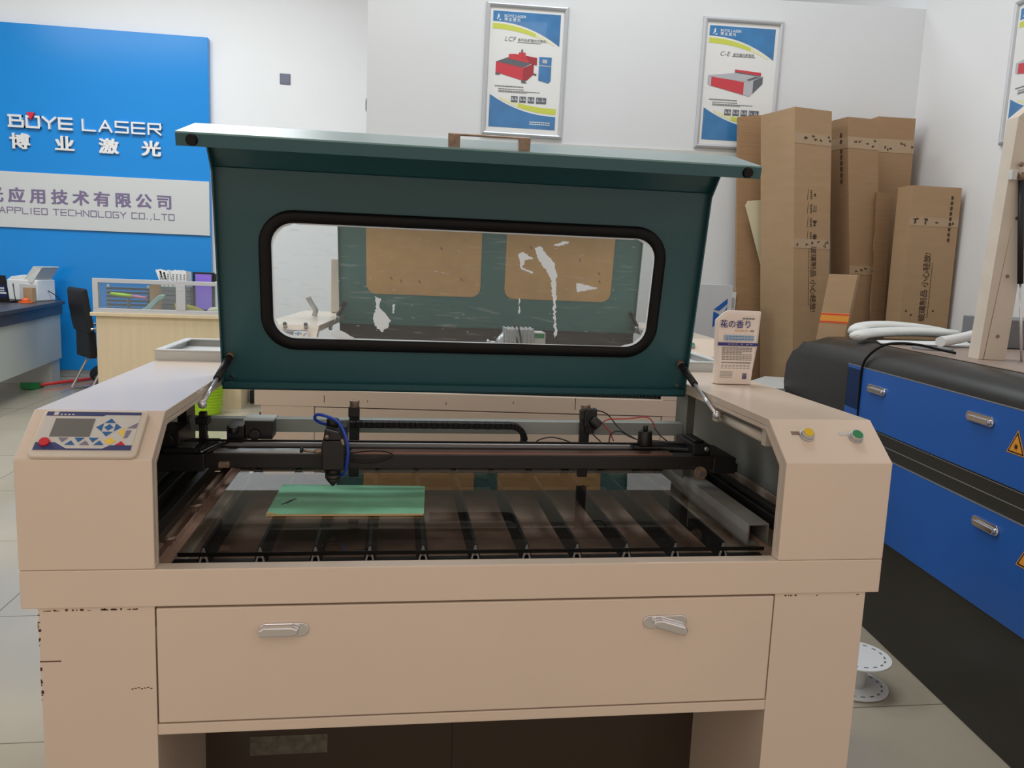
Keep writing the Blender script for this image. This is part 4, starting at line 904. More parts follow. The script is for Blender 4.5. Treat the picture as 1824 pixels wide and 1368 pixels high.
for x, y in ((2.40, 2.46), (3.24, 2.44), (3.26, 2.52), (2.62, 2.80)): MB().box(x-2.8-0.015, x-2.8+0.015, y-2.55-0.015, y-2.55+0.015, 0, 0.722).build('table_leg', LITEMETAL, TB)
# torn sheet and flattened liners
m = MB(); rr2 = random.Random(4); lft = [(0, 0)]
Lp = [Vector((3.30-2.95*0, 2.78, 0.0))]
edge = [(3.258+0.004*rr2.uniform(-1, 1)+0.034*(1-z/1.80), 3.00-0.10*(1.80-z)/1.80, z) for z in [0.06*k for k in range(30)]]
right = [(3.375+0.034*(1-z/1.79), 3.04-0.10*(1.79-z)/1.79, z) for z in (1.785, 0.0)]
m.prism([Vector(e) for e in edge]+[Vector((3.262, 3.0, 1.797))]+[Vector(e) for e in right], (0.003, 0.006, 0))
tag(m.build('cardboard_sheet', CARDIN, shift=(3.30, 2.9, 0)), 'cardboard sheet with torn left edge standing between two cartons', 'cardboard sheet', loc=(3.30, 2.9, 0))
m = MB(); m.prism([(2.667, 3.262, 0.0), (2.84, 3.262, 0.0), (2.72, 3.33, 2.235), (2.55, 3.33, 2.212)], (0.002, 0.03, 0))
tag(m.build('flattened_carton', CARDIN, shift=(2.7, 3.28, 0)), 'flattened ribbed cardboard leaning behind the tallest carton at left', 'cardboard sheet', loc=(2.7, 3.28, 0))
m2 = MB(); m2.prism([(2.597, 3.243, 1.702), (2.610, 3.243, 1.728), (2.690, 3.243, 1.738), (3.33, 3.238, 0.0), (3.22, 3.238, 0.0)], (0.001, 0.010, 0))
tag(m2.build('cream_board', CREAM, shift=(2.8, 3.24, 0)), 'cream board slanting between the tallest carton and the ribbed cardboard', 'board', loc=(2.8, 3.24, 0))
# white carton and small white cabinet seen right of the raised lid
m = MB().box(-0.13, 0.10, -0.10, 0.12, 0.0, 1.24); 
for P_ in ([(-0.005, 1.10), (0.075, 1.165), (0.075, 1.135), (0.03, 1.095)], [(-0.005, 1.09), (-0.005, 1.0), (0.02, 1.02), (0.03, 1.075)], [(0.01, 1.0), (0.075, 1.06), (0.075, 1.12), (0.045, 1.06)]):
    m.prism([(a, -0.101, z) for a, z in P_], (0, -0.001, 0), 1)
tag(m.build('white_carton', [mat('grey_white_carton', (200, 203, 206), 0.6), BLUED], bevel=0.003), 'grey white carton with a blue diamond emblem beside the raised lid', 'carton', loc=(2.375, 3.15, 0))
WC = thing('white_cabinet', 'white cabinet with small grey panes behind the refill pouch', 'cabinet', (2.530, 3.345, 0))
MB().box(-0.075, 0.072, -0.06, 0.05, 0.0, 1.195).build('cabinet_body', WHITEP, WC, bevel=0.003)
for x0, x1, z0, z1 in ((-0.066, -0.015, 1.108, 1.165), (-0.005, 0.06, 1.108, 1.165), (-0.015, 0.06, 0.99, 1.095)): MB().box(x0, x1, -0.064, -0.0595, z0, z1).build('pane', mat('grey_pane', (178, 182, 186), 0.3), WC)

# ------------------------------------------------------------------ posters
def poster(loc, ex, label, title, sub, kind, wd=0.478, ht=0.745, tilt=0.0):
    ex = Vector(ex).normalized(); rz = math.atan2(ex.y, ex.x)
    R = thing('framed_poster', label, 'poster', loc, rz); R.rotation_euler = (0, tilt, rz)
    f = 0.026; m = MB()
    sec = [(0, 0.0), (0.0, 0.010), (0.005, 0.017), (0.013, 0.020), (0.021, 0.016), (f, 0.008), (f, 0.0)]
    loops = []
    for cx, cz, sx, sz in ((0, 0, 1, 1), (wd, 0, -1, 1), (wd, -ht, -1, -1), (0, -ht, 1, -1)):
        loops.append([(cx+sx*a, -h, cz-sz*a) for a, h in sec])
    loops.append(loops[0]); m.loft(loops, 0, False, caps=False); m.build('frame', ALUSATIN, R)
    pr = MB(); iw, ih = wd-2*f, ht-2*f
    def Q(u, v, h): return Vector((f+u*iw, -0.004-h*0.0009, -f-v*ih))
    def pg(pts, h, mi): pr.prism([Q(u, v, h) for u, v in pts], (0, -0.0006, 0), mi)
    pg([(0, 0), (0, 1), (1, 1), (1, 0)], 0, 0)
    L, Rr, T, B_ = 0.035, 0.955, 0.03, 0.965
    arc = lambda y0, y1, u0=L, u1=Rr, p=2.2: [(u0+(u1-u0)*k/14, y0+(y1-y0)*(k/14)**p) for k in range(15)]
    pg([(Rr, T), (L, T)]+arc(0.112, 0.285), 1, 1)
    up_, lo = arc(0.128, 0.30), arc(0.172, 0.305)
    pg(up_[:10]+lo[:10][::-1], 1, 2); pg(up_[9:14]+lo[9:14][::-1], 1, 3)
    arc2 = lambda y0, y1: [(Rr-(Rr-L)*k/14, y0-(y0-y1)*(k/14)**2.2) for k in range(15)]
    pg([(L, B_), (Rr, B_)]+arc2(0.855, 0.70), 1, 1)
    a, c = arc2(0.838, 0.69), arc2(0.79, 0.685); pg(a[:9]+c[:9][::-1], 1, 2); pg(a[8:13]+c[8:13][::-1], 1, 3)
    ez = Vector((0, 0, 1)); exl = Vector((1, 0, 0))
    # logo and company name
    pg([(0.085, 0.098), (0.105, 0.055), (0.118, 0.052), (0.122, 0.085), (0.108, 0.085), (0.112, 0.066), (0.098, 0.098)], 2, 0); pg([(0.118, 0.10), (0.145, 0.09), (0.14, 0.103), (0.12, 0.108)], 2, 0)
    pr.text('BOYE LASER', 0.020, plane_matrix(Q(0.185, 0.075, 2.2), exl, ez), 0, 0.0002, 0.01, sx=1.15)
    pr.text('博业激光', 0.021, plane_matrix(Q(0.185, 0.104, 2.2), exl, ez), 0, 0.0002, 0.01, spacing=1.35)
    pr.text(title, 0.036, plane_matrix(Q(0.20, 0.265+(0.005 if kind else 0), 2), exl, ez), 4, 0.0002, 0.0, shear=0.25, spacing=1.1)
    pr.text(sub, 0.0185, plane_matrix(Q(0.385, 0.260+(0.005 if kind else 0), 2), exl, ez), 4, 0.0002, 0.008)
    pg([(0.375, 0.268), (0.70, 0.268), (0.70, 0.2715), (0.375, 0.2715)], 2, 4)
    if kind == 0:
        pg([(0.10, 0.435), (0.10, 0.52), (0.475, 0.575), (0.475, 0.47)], 2, 5); pg([(0.475, 0.475), (0.475, 0.575), (0.53, 0.575), (0.62, 0.52), (0.62, 0.43)], 2, 6)
        pg([(0.10, 0.435), (0.475, 0.47), (0.62, 0.42), (0.42, 0.395), (0.26, 0.395)], 2.5, 7)
        pg([(0.27, 0.37), (0.27, 0.405), (0.66, 0.44), (0.66, 0.385), (0.46, 0.37), (0.35, 0.365)], 3, 5); pg([(0.50, 0.375), (0.66, 0.39), (0.66, 0.445), (0.56, 0.43)], 3.5, 6)
        pg([(0.40, 0.37), (0.41, 0.35), (0.50, 0.35), (0.50, 0.40), (0.40, 0.385)], 4, 5); pg([(0.435, 0.352), (0.44, 0.325), (0.46, 0.325), (0.465, 0.352)], 4.5, 7)
        pg([(0.10, 0.52), (0.16, 0.53), (0.16, 0.54), (0.10, 0.54)], 2.6, 7); pg([(0.455, 0.57), (0.50, 0.57), (0.53, 0.595), (0.46, 0.595)], 2.6, 7); pg([(0.62, 0.51), (0.66, 0.515), (0.66, 0.53), (0.62, 0.525)], 2.6, 7)
        pg([(0.69, 0.375), (0.86, 0.375), (0.86, 0.565), (0.83, 0.585), (0.69, 0.565)], 2, 1); pg([(0.735, 0.395), (0.80, 0.395), (0.80, 0.425), (0.735, 0.425)], 3, 8); pg([(0.69, 0.44), (0.86, 0.445), (0.86, 0.452), (0.69, 0.448)], 3, 8)
    else:
        pg([(0.06, 0.435), (0.06, 0.505), (0.11, 0.525), (0.11, 0.445)], 2, 8); pg([(0.06, 0.435), (0.42, 0.405), (0.80, 0.42), (0.76, 0.445), (0.60, 0.47), (0.11, 0.447)], 2, 8)
        pg([(0.11, 0.445), (0.57, 0.475), (0.57, 0.578), (0.11, 0.518)], 3, 5); pg([(0.57, 0.472), (0.57, 0.578), (0.66, 0.59), (0.70, 0.555), (0.70, 0.462)], 2.6, 8)
        pg([(0.70, 0.46), (0.83, 0.42), (0.83, 0.48), (0.70, 0.565)], 2.6, 7); pg([(0.72, 0.425), (0.80, 0.425), (0.64, 0.46), (0.60, 0.455)], 3.2, 7)
        pg([(0.43, 0.375), (0.80, 0.39), (0.80, 0.415), (0.43, 0.392)], 3.5, 5); pg([(0.43, 0.392), (0.80, 0.415), (0.80, 0.42), (0.43, 0.40)], 3.5, 7)
    for i, (u0, u1, v) in enumerate(((0.10, 0.50, 0.625), (0.15, 0.52, 0.648), (0.15, 0.74, 0.663), (0.15, 0.55, 0.672))):
        n_ = int((u1-u0)/0.022)
        for k in range(n_): pg([(u0+k*0.022, v), (u0+k*0.022+0.017, v), (u0+k*0.022+0.017, v+(0.009 if i < 1 else 0.006)), (u0+k*0.022, v+(0.009 if i < 1 else 0.006))], 2, 4)
    for k in range(4):
        u0 = 0.33+0.115*k; ww = 0.09 if k < 3 else 0.14
        pg([(u0, 0.705), (u0+ww, 0.705), (u0+ww, 0.755), (u0, 0.755)], 2, 7)
        for j in range(5): pg([(u0+0.01+j*ww*0.17, 0.712+0.012*(j % 3)), (u0+0.02+j*ww*0.17, 0.712+0.012*(j % 3)), (u0+0.022+j*ww*0.17, 0.738), (u0+0.006+j*ww*0.17, 0.742)], 3, 8)
    for v in (0.905, 0.922):
        for k in range(11): pg([(0.60+0.026*k, v), (0.62+0.026*k, v), (0.62+0.026*k, v+0.008), (0.60+0.026*k, v+0.008)], 2, 0)
    pr.build('print', [PAPER, PBLUE, PYEL, PPALE, PTXT, PRED, PREDD, PGREY, PLG], R)
    return R
def on_fw(s, z, off=0.002): q = FW0+W1*s-W2*off; return (q.x, q.y, z)
poster(on_fw(0.677, 2.797), W1, 'framed blue and white poster of a red cutting table with blue control cabinet', 'LCF', '系列光纤激光切割机', 0, 0.478, 0.742, tilt=0.012)
poster(on_fw(1.948, 2.788), W1, 'framed blue and white poster of a grey and red flatbed machine above cartons', 'C-E', '系列激光裁剪机', 1, 0.482, 0.745, tilt=0.008)
q = rw-W2*0.845-W1*0.002
poster((q.x, q.y, 2.69), -W2, 'framed poster partly cut off on the right wall', 'L-C', '系列激光切割机', 1, 0.482, 0.69)

# ------------------------------------------------------------------ company sign on the back wall
SG = thing('company_sign', 'blue company sign panel with grey name band and metal letters on back wall', 'sign', (-3.2, 7.449, 0))
MB().box(-1.6, 1.91, -0.075, 0.0, 0.075, 3.405).build('blue_panel', BLUEP, SG, bevel=0.004)
MB().box(-1.6, 1.905, -0.095, -0.0755, 1.482, 2.018).build('name_band', GREYP, SG, bevel=0.002)
GLY = {'B': [[(0, 0), (0, 1)], [(-.12, 1), (.85, 1), (.85, .55)], [(0, .55), (.85, .55)], [(.85, .55), (1, .5), (1, 0), (-.12, 0)]], 'O': [[(0, 0), (0, 1), (1, 1), (1, 0), (0, 0)]], 'Q': [[(.25, 1), (0, 1), (0, 0), (1, 0), (1, 1), (.75, 1)]],
 'Y': [[(0, 1), (.5, .5), (1, 1)], [(.5, .5), (.5, 0)]], 'E': [[(1, 1), (0, 1), (0, 0), (1, 0)], [(0, .5), (1, .5)]], 'L': [[(0, 1), (0, 0), (1, 0)]], 'A': [[(0, 0), (.5, 1), (1, 0)], [(.25, .35), (.75, .35)]],
 'S': [[(1, 1), (0, 1), (0, .52), (1, .48), (1, 0), (0, 0)]], 'R': [[(0, 0), (0, 1), (1, 1), (1, .5), (0, .5)], [(.45, .5), (1, 0)]], 'P': [[(0, 0), (0, 1), (1, 1), (1, .5), (0, .5)]], 'I': [[(.5, 0), (.5, 1)]],
 'D': [[(0, 0), (0, 1), (1, 1), (1, 0), (0, 0)]], 'T': [[(0, 1), (1, 1)], [(.5, 1), (.5, 0)]], 'C': [[(1, 1), (0, 1), (0, 0), (1, 0)]], 'H': [[(0, 0), (0, 1)], [(1, 0), (1, 1)], [(0, .5), (1, .5)]], 'N': [[(0, 0), (0, 1), (1, 0), (1, 1)]],
 'G': [[(1, 1), (0, 1), (0, 0), (1, 0), (1, .5), (.5, .5)]], '.': [[(.3, 0), (.3, .08)]], ',': [[(.35, .08), (.25, -.12)]], 'F': [[(0, 0), (0, 1), (1, 1)], [(0, .5), (.85, .5)]]}
def strokes(m, word, x, z, wd, ht, gap, th, y, dep, mi=0):
    n_ = 0
    for ch in word:
        if ch == ' ': x += wd*0.75; continue
        w_ = wd*(0.35 if ch in '.,I' else 1)
        for st in GLY[ch]:
            for a, c in zip(st[:-1], st[1:]):
                n_ += 1; yy = y-0.0004*(n_ % 5); p, q = Vector((x+a[0]*w_, yy, z+a[1]*ht)), Vector((x+c[0]*w_, yy, z+c[1]*ht)); d_ = q-p; l = d_.length; d_.normalize()
                m.obox((p+q)/2, d_*(l/2+th/2), (0, dep/2, 0), Vector((-d_.z, 0, d_.x))*th/2, mi)
        x += w_+gap
    return x
def sgx(x): return x+3.2
for word, x, wd_, th_, gp in (('BQYE', -3.122, 0.110, 0.020, 0.037), ('LASER', -2.468, 0.112, 0.016, 0.0405)):
    for ch in word:
        m = MB(); strokes(m, ch, sgx(x), 2.446, wd_, 0.099, 0, th_, -0.092, 0.034); m.build('metal_letter', STEELLET, SG); x += wd_+gp
bx = sgx(-2.938); MB().prism([(bx-0.036, -0.112, 2.583), (bx+0.036, -0.112, 2.583), (bx, -0.112, 2.513)], (0, 0.034, 0)).build('red_triangle', REDTRI, SG)
def cjk(m, ch, size, x, y, z, sx, bold, mi=0, ext=0.012):
    for k, (dx, dz) in enumerate(((0, 0), (1, 0), (0, 1), (1, 1))):
        m.text(ch, size, plane_matrix((x+bold*dx, y-0.0004*k, z+bold*0.6*dz), (1, 0, 0), (0, 0, 1)), mi, ext, 0, sx=sx)
for ch, x in (('博', -3.148), ('业', -2.742), ('激', -2.335), ('光', -1.938)): 
    m = MB(); cjk(m, ch, 0.152, sgx(x), -0.088, 2.248, 1.22, 0.013); m.build('metal_letter', STEELLET, SG)
m = MB()
for i, ch in enumerate('光应用技术有限公司'): cjk(m, ch, 0.150, sgx(-3.383+0.1966*i), -0.0965, 1.736, 1.05, 0.0095, 0, 0.001)
strokes(m, 'APPLIED TECHNOLOGY CO.,LTD', sgx(-3.263), 1.620, 0.050, 0.056, 0.0195, 0.007, -0.0965, 0.002)
m.build('band_letters', MAUVE, SG)
# outlet plates
m = MB().box(-0.052, 0.052, -0.008, 0, -0.052, 0.052).box(-0.042, 0.042, -0.010, -0.008, -0.042, 0.042)
tag(m.build('outlet_plate', mat('slate_plate', (104, 108, 126), 0.4), bevel=0.002), 'square slate grey outlet plate high on the white back wall', 'wall outlet', loc=(-0.562, 7.449, 3.078))
q = FW0+W2*0.12
m = MB().box(-0.014, 0, -0.04, 0.04, -0.036, 0.036).box(-0.017, -0.014, -0.028, 0.028, -0.026, 0.026)
tag(m.build('outlet_plate', MATS['slate_plate'], bevel=0.002), 'slate switch plate seen edge-on at the corner of the poster wall', 'wall outlet', loc=(q.x, q.y, 2.205), rz=PSI)

# ------------------------------------------------------------------ office corner on the left
# desk: local x runs towards the viewer, local y to the left of it
DK = thing('office_desk', 'office desk with dark top and pale front panel at left edge', 'desk', (-2.69, 7.22, 0), math.atan2(-0.995, 0.098))
MB().box(0.0, 2.2, -0.68, 0.04, 0.752, 0.785).build('desk_top', DARKTOP, DK, bevel=0.003)
MB().box(0.02, 2.18, -0.60, 0.02, 0.66, 0.751).build('top_apron', DARKTOP, DK)
MB().box(0.03, 2.15, -0.02, 0.0, 0.22, 0.659).build('front_panel', DESKW, DK, bevel=0.002)
for xx in (0.03, 1.9): MB().box(xx, xx+0.26, -0.58, -0.021, 0.0, 0.659).build('desk_leg', DESKW, DK, bevel=0.002)
LT = thing('laptop', 'open laptop with dark blue screen on the desk at left edge', 'laptop', (-3.00, 6.80, 0.7855), math.radians(-14))
MB().box(-0.16, 0.14, -0.12, 0.12, 0, 0.02).build('laptop_base', BLACKP, LT, bevel=0.003)
sb = MB(); sb.hexa([(-0.17, -0.135, 0.02), (0.13, -0.135, 0.02), (0.13, -0.12, 0.02), (-0.17, -0.12, 0.02), (-0.17, -0.175, 0.25), (0.13, -0.175, 0.25), (0.13, -0.16, 0.25), (-0.17, -0.16, 0.25)]); lid_ = sb.build('laptop_lid', BLACKP, LT, bevel=0.003)
sb = MB(); sb.hexa([(-0.16, -0.1415, 0.05), (0.12, -0.1415, 0.05), (0.12, -0.14, 0.05), (-0.16, -0.14, 0.05), (-0.16, -0.1715, 0.235), (0.12, -0.1715, 0.235), (0.12, -0.17, 0.235), (-0.16, -0.17, 0.235)])
for k in range(8): sb.box(-0.05+0.02*k, -0.036+0.02*k, -0.158, -0.1545, 0.125, 0.14, 1); sb.box(-0.05+0.02*k, -0.036+0.02*k, -0.155, -0.151, 0.105, 0.115, 1)
sb.hexa([(-0.1, -0.152, 0.082), (0.12, -0.1495, 0.082), (0.12, -0.145, 0.082), (-0.1, -0.145, 0.082), (-0.1, -0.154, 0.095), (0.12, -0.152, 0.098), (0.12, -0.148, 0.098), (-0.1, -0.148, 0.095)], 1)
sb.build('laptop_screen', [LAPSCR, PAPER], lid_)
PN = thing('printer', 'white printer with raised paper tray on the dark desk', 'printer', (-2.90, 7.12, 0.7855), math.radians(-12))
MB().box(-0.16, 0.14, -0.14, 0.14, 0.0, 0.205).build('printer_body', WHITEP, PN, bevel=0.012)
m = MB(); m.hexa([(0.0, -0.13, 0.20), (0.10, -0.15, 0.17), (0.10, 0.12, 0.17), (0.0, 0.12, 0.20), (0.10, -0.13, 0.325), (0.19, -0.13, 0.32), (0.19, 0.12, 0.32), (0.10, 0.12, 0.325)]); m.box(0.10, 0.20, -0.13, 0.12, 0.320, 0.332)
m.build('paper_tray', LITEMETAL, PN, bevel=0.004)
MB().box(-0.03, 0.135, -0.143, -0.1405, 0.012, 0.16).box(0.05, 0.13, -0.148, -0.143, 0.02, 0.045, 1).build('front_grille', [LITEMETAL, BLACKP], PN)
m = MB(); m.loft([[(-0.13+0.25*i/8*1.0, -0.12+y_, 0.207+0.035*math.sin(PI*i/8)*(1-abs(y_-0.1)*4)+0.02*((i*3) % 4)/4) for i in range(9)]+[(0.12, -0.12+y_, 0.206), (-0.13, -0.12+y_, 0.206)] for y_ in (0.0, 0.05, 0.1, 0.15, 0.2)], 0, False)
tag(m.build('plastic_wrap', WHITEP, recalc=True), 'crumpled white plastic wrap on top of the printer', 'wrapping', loc=(-2.92, 7.12, 0.7865), rz=math.radians(-12))
tag(MB().box(-0.043, 0.043, -0.03, 0.03, 0, 0.135).build('small_carton', CARD, bevel=0.002), 'small upright brown carton in front of the printer', 'carton', loc=(-2.82, 6.86, 0.7855), rz=math.radians(-12))
m = MB().cone((0, 0, 0), (0, 0, 0.012), 0.062, 0.060, 20).cone((0, 0, 0.012), (0, 0, 0.045), 0.040, 0.022, 20)
tag(m.build('orange_holder', ORANGE), 'orange round holder in front of the small brown carton', 'holder', loc=(-2.80, 6.72, 0.7855))
MB().tube(smooth_path([(0.14, 0.02, 0.10), (0.19, 0.05, 0.06), (0.23, 0.06, 0.02), (0.24, 0.06, 0.007)], 5), 0.004, 8).build('power_cord', RUBBER, PN)
MB().tube(smooth_path([(0.09, -0.02, 0.15), (0.115, -0.05, 0.17), (0.13, -0.06, 0.08), (0.15, -0.07, 0.006)], 5), 0.004, 8).build('power_cord', RUBBER, LT)
# chair
CH = thing('office_chair', 'black office chair with chrome cantilever frame by the blue wall', 'chair', (-2.03, 6.58, 0), math.radians(36))
m = MB(); lp = []
for z, x0, th in ((0.56, -0.215, 0.05), (0.62, -0.225, 0.06), (0.80, -0.25, 0.06), (0.93, -0.262, 0.05), (0.955, -0.262, 0.03)):
    lp.append([(x0-th/2, -0.22, z), (x0+th/2, -0.22, z), (x0+th/2, 0.22, z), (x0-th/2, 0.22, z)])
m.loft(lp, 0, False); m.build('backrest', LEATHER, CH, bevel=0.012, seg=3)
MB().box(-0.235, -0.17, -0.18, 0.18, 0.33, 0.565).build('back_support', LEATHER, CH, bevel=0.008)
MB().box(-0.16, 0.25, -0.22, 0.22, 0.335, 0.41).build('seat', LEATHER, CH, bevel=0.02, seg=3)
for s in (-0.24, 0.24):
    MB().tube(smooth_path([(-0.235, s, 0.60), (-0.05, s, 0.605), (0.20, s, 0.60), (0.25, s, 0.55), (0.25, s, 0.35), (0.20, s, 0.32), (-0.05, s, 0.325), (-0.12, s, 0.29), (-0.25, s, 0.05), (-0.26, s, 0.02), (-0.20, s, 0.013), (0.1, s, 0.013)], 6), 0.012, 12).build('chrome_frame', CHROME, CH)
MB().box(-0.12, 0.2, -0.235, 0.235, 0.325, 0.336).build('seat_bracket', STEEL, CH)
# broom lying on the floor
BR = thing('broom', 'red handled broom with green bristles lying on the floor', 'broom', (-2.66, 6.62, 0))
MB().tube([(-0.02, 0.02, 0.032), (0.28, 0.60, 0.020)], 0.016, 12).build('broom_handle', REDP, BR)
m = MB(); m.loft([[(-0.02+a, 0.02+c, z) for a, c, z in ((-0.05, 0.02, 0.002), (0.02, 0.05, 0.002), (0.02, 0.05, 0.05), (-0.04, 0.02, 0.05))], [(-0.10+a, -0.08+c, z) for a, c, z in ((-0.07, 0.05, 0.002), (0.06, -0.03, 0.002), (0.06, -0.03, 0.06), (-0.07, 0.05, 0.06))]], 0, False)
m.build('broom_head', GREENP, BR, bevel=0.006)
m = MB().sphere((0, 0, 0.10), 0.14, 0, 16, (1, 1, 0.72)); m.box(-0.05, 0.07, -0.15, -0.10, 0.03, 0.10, 1)
o = m.build('floor_appliance', [BLACKP, GREYD]); tag(o, 'low rounded black appliance with grey front on the floor behind chair', 'appliance', loc=(-2.20, 6.95, 0.0))
# cubicle
CU = thing('cubicle_desk', 'maple cubicle with aluminium framed glass screen in front of the blue wall', 'cubicle', (-1.86, 5.70, 0))
MB().box(0.02, 1.16, 0.0, 0.03, 0.0, 0.762).build('front_board', MAPLE, CU, bevel=0.002)
MB().box(-0.02, 1.17, -0.02, 0.06, 0.7625, 0.792).build('ledge', MAPLE, CU, bevel=0.003)
MB().box(0.02, 1.16, 0.06, 0.50, 0.72, 0.745).build('work_surface', MAPLE, CU, bevel=0.002)
for xx in (0.02, 1.135): MB().box(xx, xx+0.025, 0.031, 0.48, 0.0, 0.719).build('side_board', MAPLE, CU)
m = MB().box(0.0, 1.16, 0.0, 0.045, 1.035, 1.068).box(0.0, 1.16, 0.0, 0.045, 0.7925, 0.826)
for x0, x1 in ((0.0, 0.042), (0.648, 0.722), (1.13, 1.16)): m.box(x0, x1, -0.001, 0.046, 0.826, 1.035)
m.box(0.672, 0.698, -0.003, 0, 0.995, 1.0)
fr_ = m.build('screen_frame', ALUSATIN, CU, bevel=0.008, seg=3)
for x0, x1 in ((0.042, 0.648), (0.722, 1.13)): MB().box(x0, x1, 0.018, 0.024, 0.826, 1.035).build('glass_pane', CUBGLASS, fr_)
zc = 0.7455
# things on the cubicle
m = MB()
for k in range(9): m.box(-0.055+0.002*(k % 3), 0.002+0.002*(k % 2), -0.1, 0.1, 0.003+0.042*k*0+0.0415*k, 0.041+0.0415*k)
def on_cub(x, y, mb, name, m_, lab, cat, z=0.7455, rz=0.0, **k): return tag(mb.build(name, m_, **k), lab, cat, loc=(-1.86+x, 5.70+y, z), rz=rz)
m = MB()
for k in range(7): m.hexa([(-0.12+0.012*(k % 2), -0.09, 0.038*k), (0.12, -0.09, 0.038*k), (0.12, 0.09, 0.038*k), (-0.12, 0.09, 0.038*k), (-0.12, -0.09, 0.038*k+0.035), (0.12-0.006*(k % 3), -0.09, 0.038*k+0.035), (0.12, 0.09, 0.038*k+0.035), (-0.12, 0.09, 0.038*k+0.035)], 0)
on_cub(0.585, 0.33, m, 'paper_tray_stack', GREYD, 'grey stack of trays under the newspapers in the cubicle', 'tray stack')
m = MB(); rr2 = random.Random(6)
for k in range(7):
    x0 = -0.115+0.03*k; t = 0.05 if k < 3 else 0.01
    m.hexa([(x0, -0.09, 0.0), (x0+0.026, -0.09, 0.0), (x0+0.026, 0.09, 0.0), (x0, 0.09, 0.0), (x0-t*0.9, -0.09, 0.115+0.03*rr2.random()), (x0+0.028-t*0.6, -0.09, 0.13+0.02*rr2.random()), (x0+0.028-t*0.6, 0.09, 0.13), (x0-t*0.6, 0.09, 0.125)], 0)
    for j in range(6): m.box(x0+0.004-t*0.3, x0+0.018-t*0.3, -0.0925, -0.0895, 0.015+0.017*j, 0.022+0.017*j, 1)
on_cub(0.585, 0.33, m, 'newspapers', [PAPER, GREYD], 'folded newspapers standing above the cubicle screen', 'newspaper', z=0.7455+0.264)
MN = thing('monitor', 'small black monitor with violet picture showing above the cubicle glass', 'monitor', (-1.86+0.806, 5.70+0.30, 0.7455))
MB().box(-0.095, 0.085, 0.0, 0.03, 0.05, 0.395).box(0.075, 0.10, 0.0, 0.03, 0.32, 0.385).build('monitor_body', BLACKP, MN, bevel=0.003)
MB().box(-0.072, 0.062, -0.003, -0.0005, 0.075, 0.378).build('screen', SCREEN, MN); MB().box(-0.06, 0.06, -0.05, 0.09, 0.0, 0.012).box(-0.015, 0.015, 0.005, 0.025, 0.012, 0.05).build('stand', BLACKP, MN)
m = MB(); m.loft([[(-0.14+x_*sc_, y_*sc_, z) for x_, y_ in ((0.02, -0.04), (0.14, -0.06), (0.27, -0.03), (0.25, 0.06), (0.03, 0.06))] for z, sc_ in ((0.0, 1.0), (0.06, 1.02), (0.105, 0.7), (0.13, 0.3))], 0, False)
on_cub(0.74, 0.125, m, 'crumpled_bag', OCHRE, 'crumpled ochre bag behind the right cubicle glass', 'bag')
m = MB(); m.prism([(-0.07, 0, 0.0), (0.10, 0, 0.0), (0.06, 0, 0.05), (-0.02, 0, 0.125)], (0, 0.004, 0)); on_cub(0.675, 0.062, m, 'folded_paper', PAPER, 'folded white paper leaning behind right cubicle glass', 'paper')
m = MB().sphere((0, 0, 0.055), 0.065, 0, 12, (1, 0.7, 0.85)); on_cub(0.925, 0.13, m, 'paper_ball', CREAM, 'crumpled cream paper ball right of the ochre bag', 'paper')
m = MB().box(-0.05, 0.05, -0.03, 0.03, 0, 0.075); on_cub(1.02, 0.12, m, 'mint_case', MINT, 'pale mint plastic case beside the cream paper ball', 'case', bevel=0.01)
m = MB().tube([(-0.15, 0, 0.02), (0.02, -0.01, 0.005)], 0.014, 12, 0).tube([(0.02, -0.01, 0.005), (0.14, -0.015, -0.008)], 0.013, 12, 1)
m.box(-0.02, -0.005, -0.02, 0.02, -0.171, 0.0, 2)
on_cub(0.22, 0.22, m, 'feather_duster', [LIME, mat('pink_plastic', (206, 120, 160), 0.5), GREYD], 'neon green and pink stick held up behind left cubicle glass', 'stick', z=0.9165)
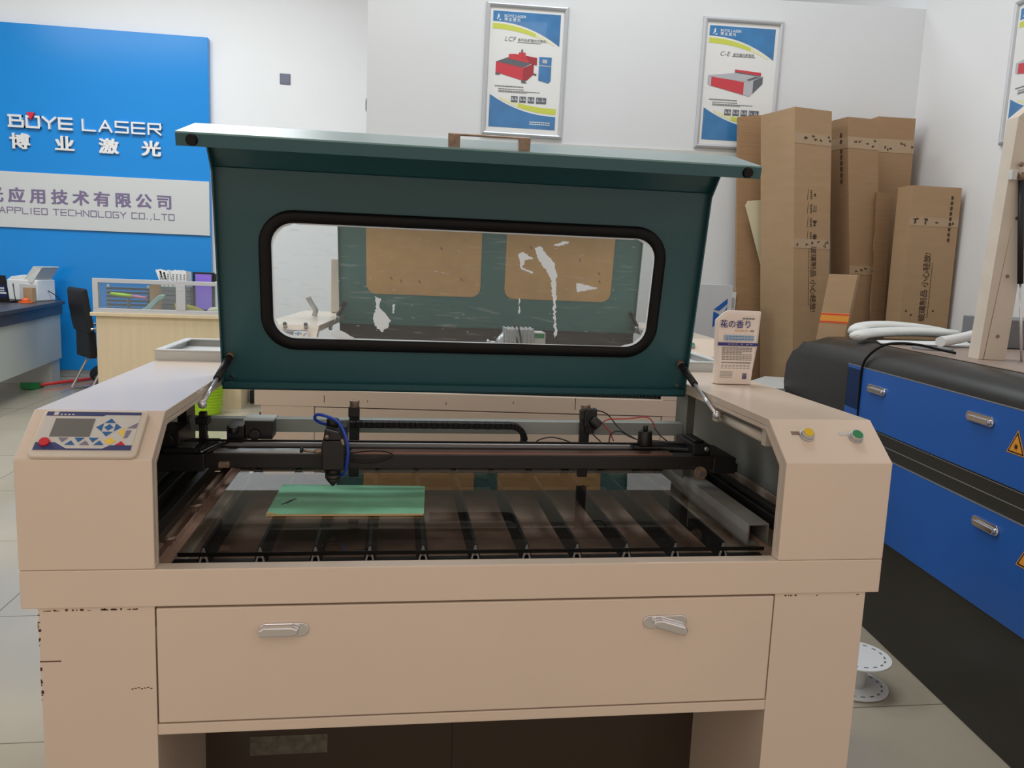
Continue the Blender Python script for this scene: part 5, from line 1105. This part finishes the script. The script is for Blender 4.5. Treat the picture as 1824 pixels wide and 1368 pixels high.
m = MB(); m.loft([[(x_, -0.03, z), (x_, 0.03, z), (x_, 0.03, z+t), (x_, -0.03, z+t)] for x_, z, t in ((-0.11, 0.03, 0.03), (-0.05, 0.04, 0.05), (0.0, 0.08, 0.06), (0.05, 0.14, 0.05), (0.08, 0.16, 0.04), (0.10, 0.165, 0.03))], 0, False); m.box(-0.12, 0.06, -0.04, 0.04, 0.0, 0.045)
on_cub(0.42, 0.15, m, 'stapler', MINT, 'pale grey angled desk tool behind left cubicle glass', 'desk tool', bevel=0.006)
m = MB()
for k in range(7): m.box(-0.25, 0.10+0.01*(k % 2), 0, 0.02, 0.035*k+0.006, 0.035*k+0.026, 0)
m.box(-0.25, -0.23, 0.02, 0.04, 0.0, 0.26, 1).box(0.08, 0.10, 0.02, 0.04, 0.0, 0.26, 1)
on_cub(0.215, 0.42, m, 'slatted_rack', [mat('slate_slat', (38, 58, 72), 0.4), ALUSATIN], 'dark slatted rack behind the left cubicle glass', 'rack')
on_cub(0.41, 0.40, MB().box(-0.08, 0.045, 0, 0.08, 0, 0.27), 'brown_file_box', CARDIN, 'brown file box behind left cubicle glass', 'box', bevel=0.003)
# bin and small things at the cubicle foot
WB = thing('waste_bin', 'lime green ribbed waste bin on the floor in front of the cubicle', 'waste bin', (-0.935, 5.50, 0))
m = MB(); lp = []
for z, r_ in ((0.0, 0.105), (0.01, 0.11), (0.28, 0.135), (0.285, 0.142), (0.30, 0.142), (0.30, 0.132), (0.02, 0.10)):
    lp.append([(r_*math.cos(2*PI*k/28), r_*math.sin(2*PI*k/28), z) for k in range(28)])
m.loft(lp, 0, True); m.build('bin_shell', LIME, WB)
m = MB()
for k in range(9): m.tube([((0.1165+0.0027*k)*math.cos(2*PI*j/24), (0.1165+0.0027*k)*math.sin(2*PI*j/24), 0.05+0.026*k) for j in range(25)], 0.004, 6)
m.build('ribs', LIME, WB)
tag(MB().box(-0.08, 0.08, -0.06, 0.06, 0, 0.12).box(-0.05, 0.06, -0.065, 0.03, 0.12, 0.15).build('power_box', BLACKP, bevel=0.006), 'small black box on the floor beside the cubicle end', 'box', loc=(-0.60, 6.05, 0))

# the near machine's top-level empty carries the origin of the world; nothing else is hidden or instanced
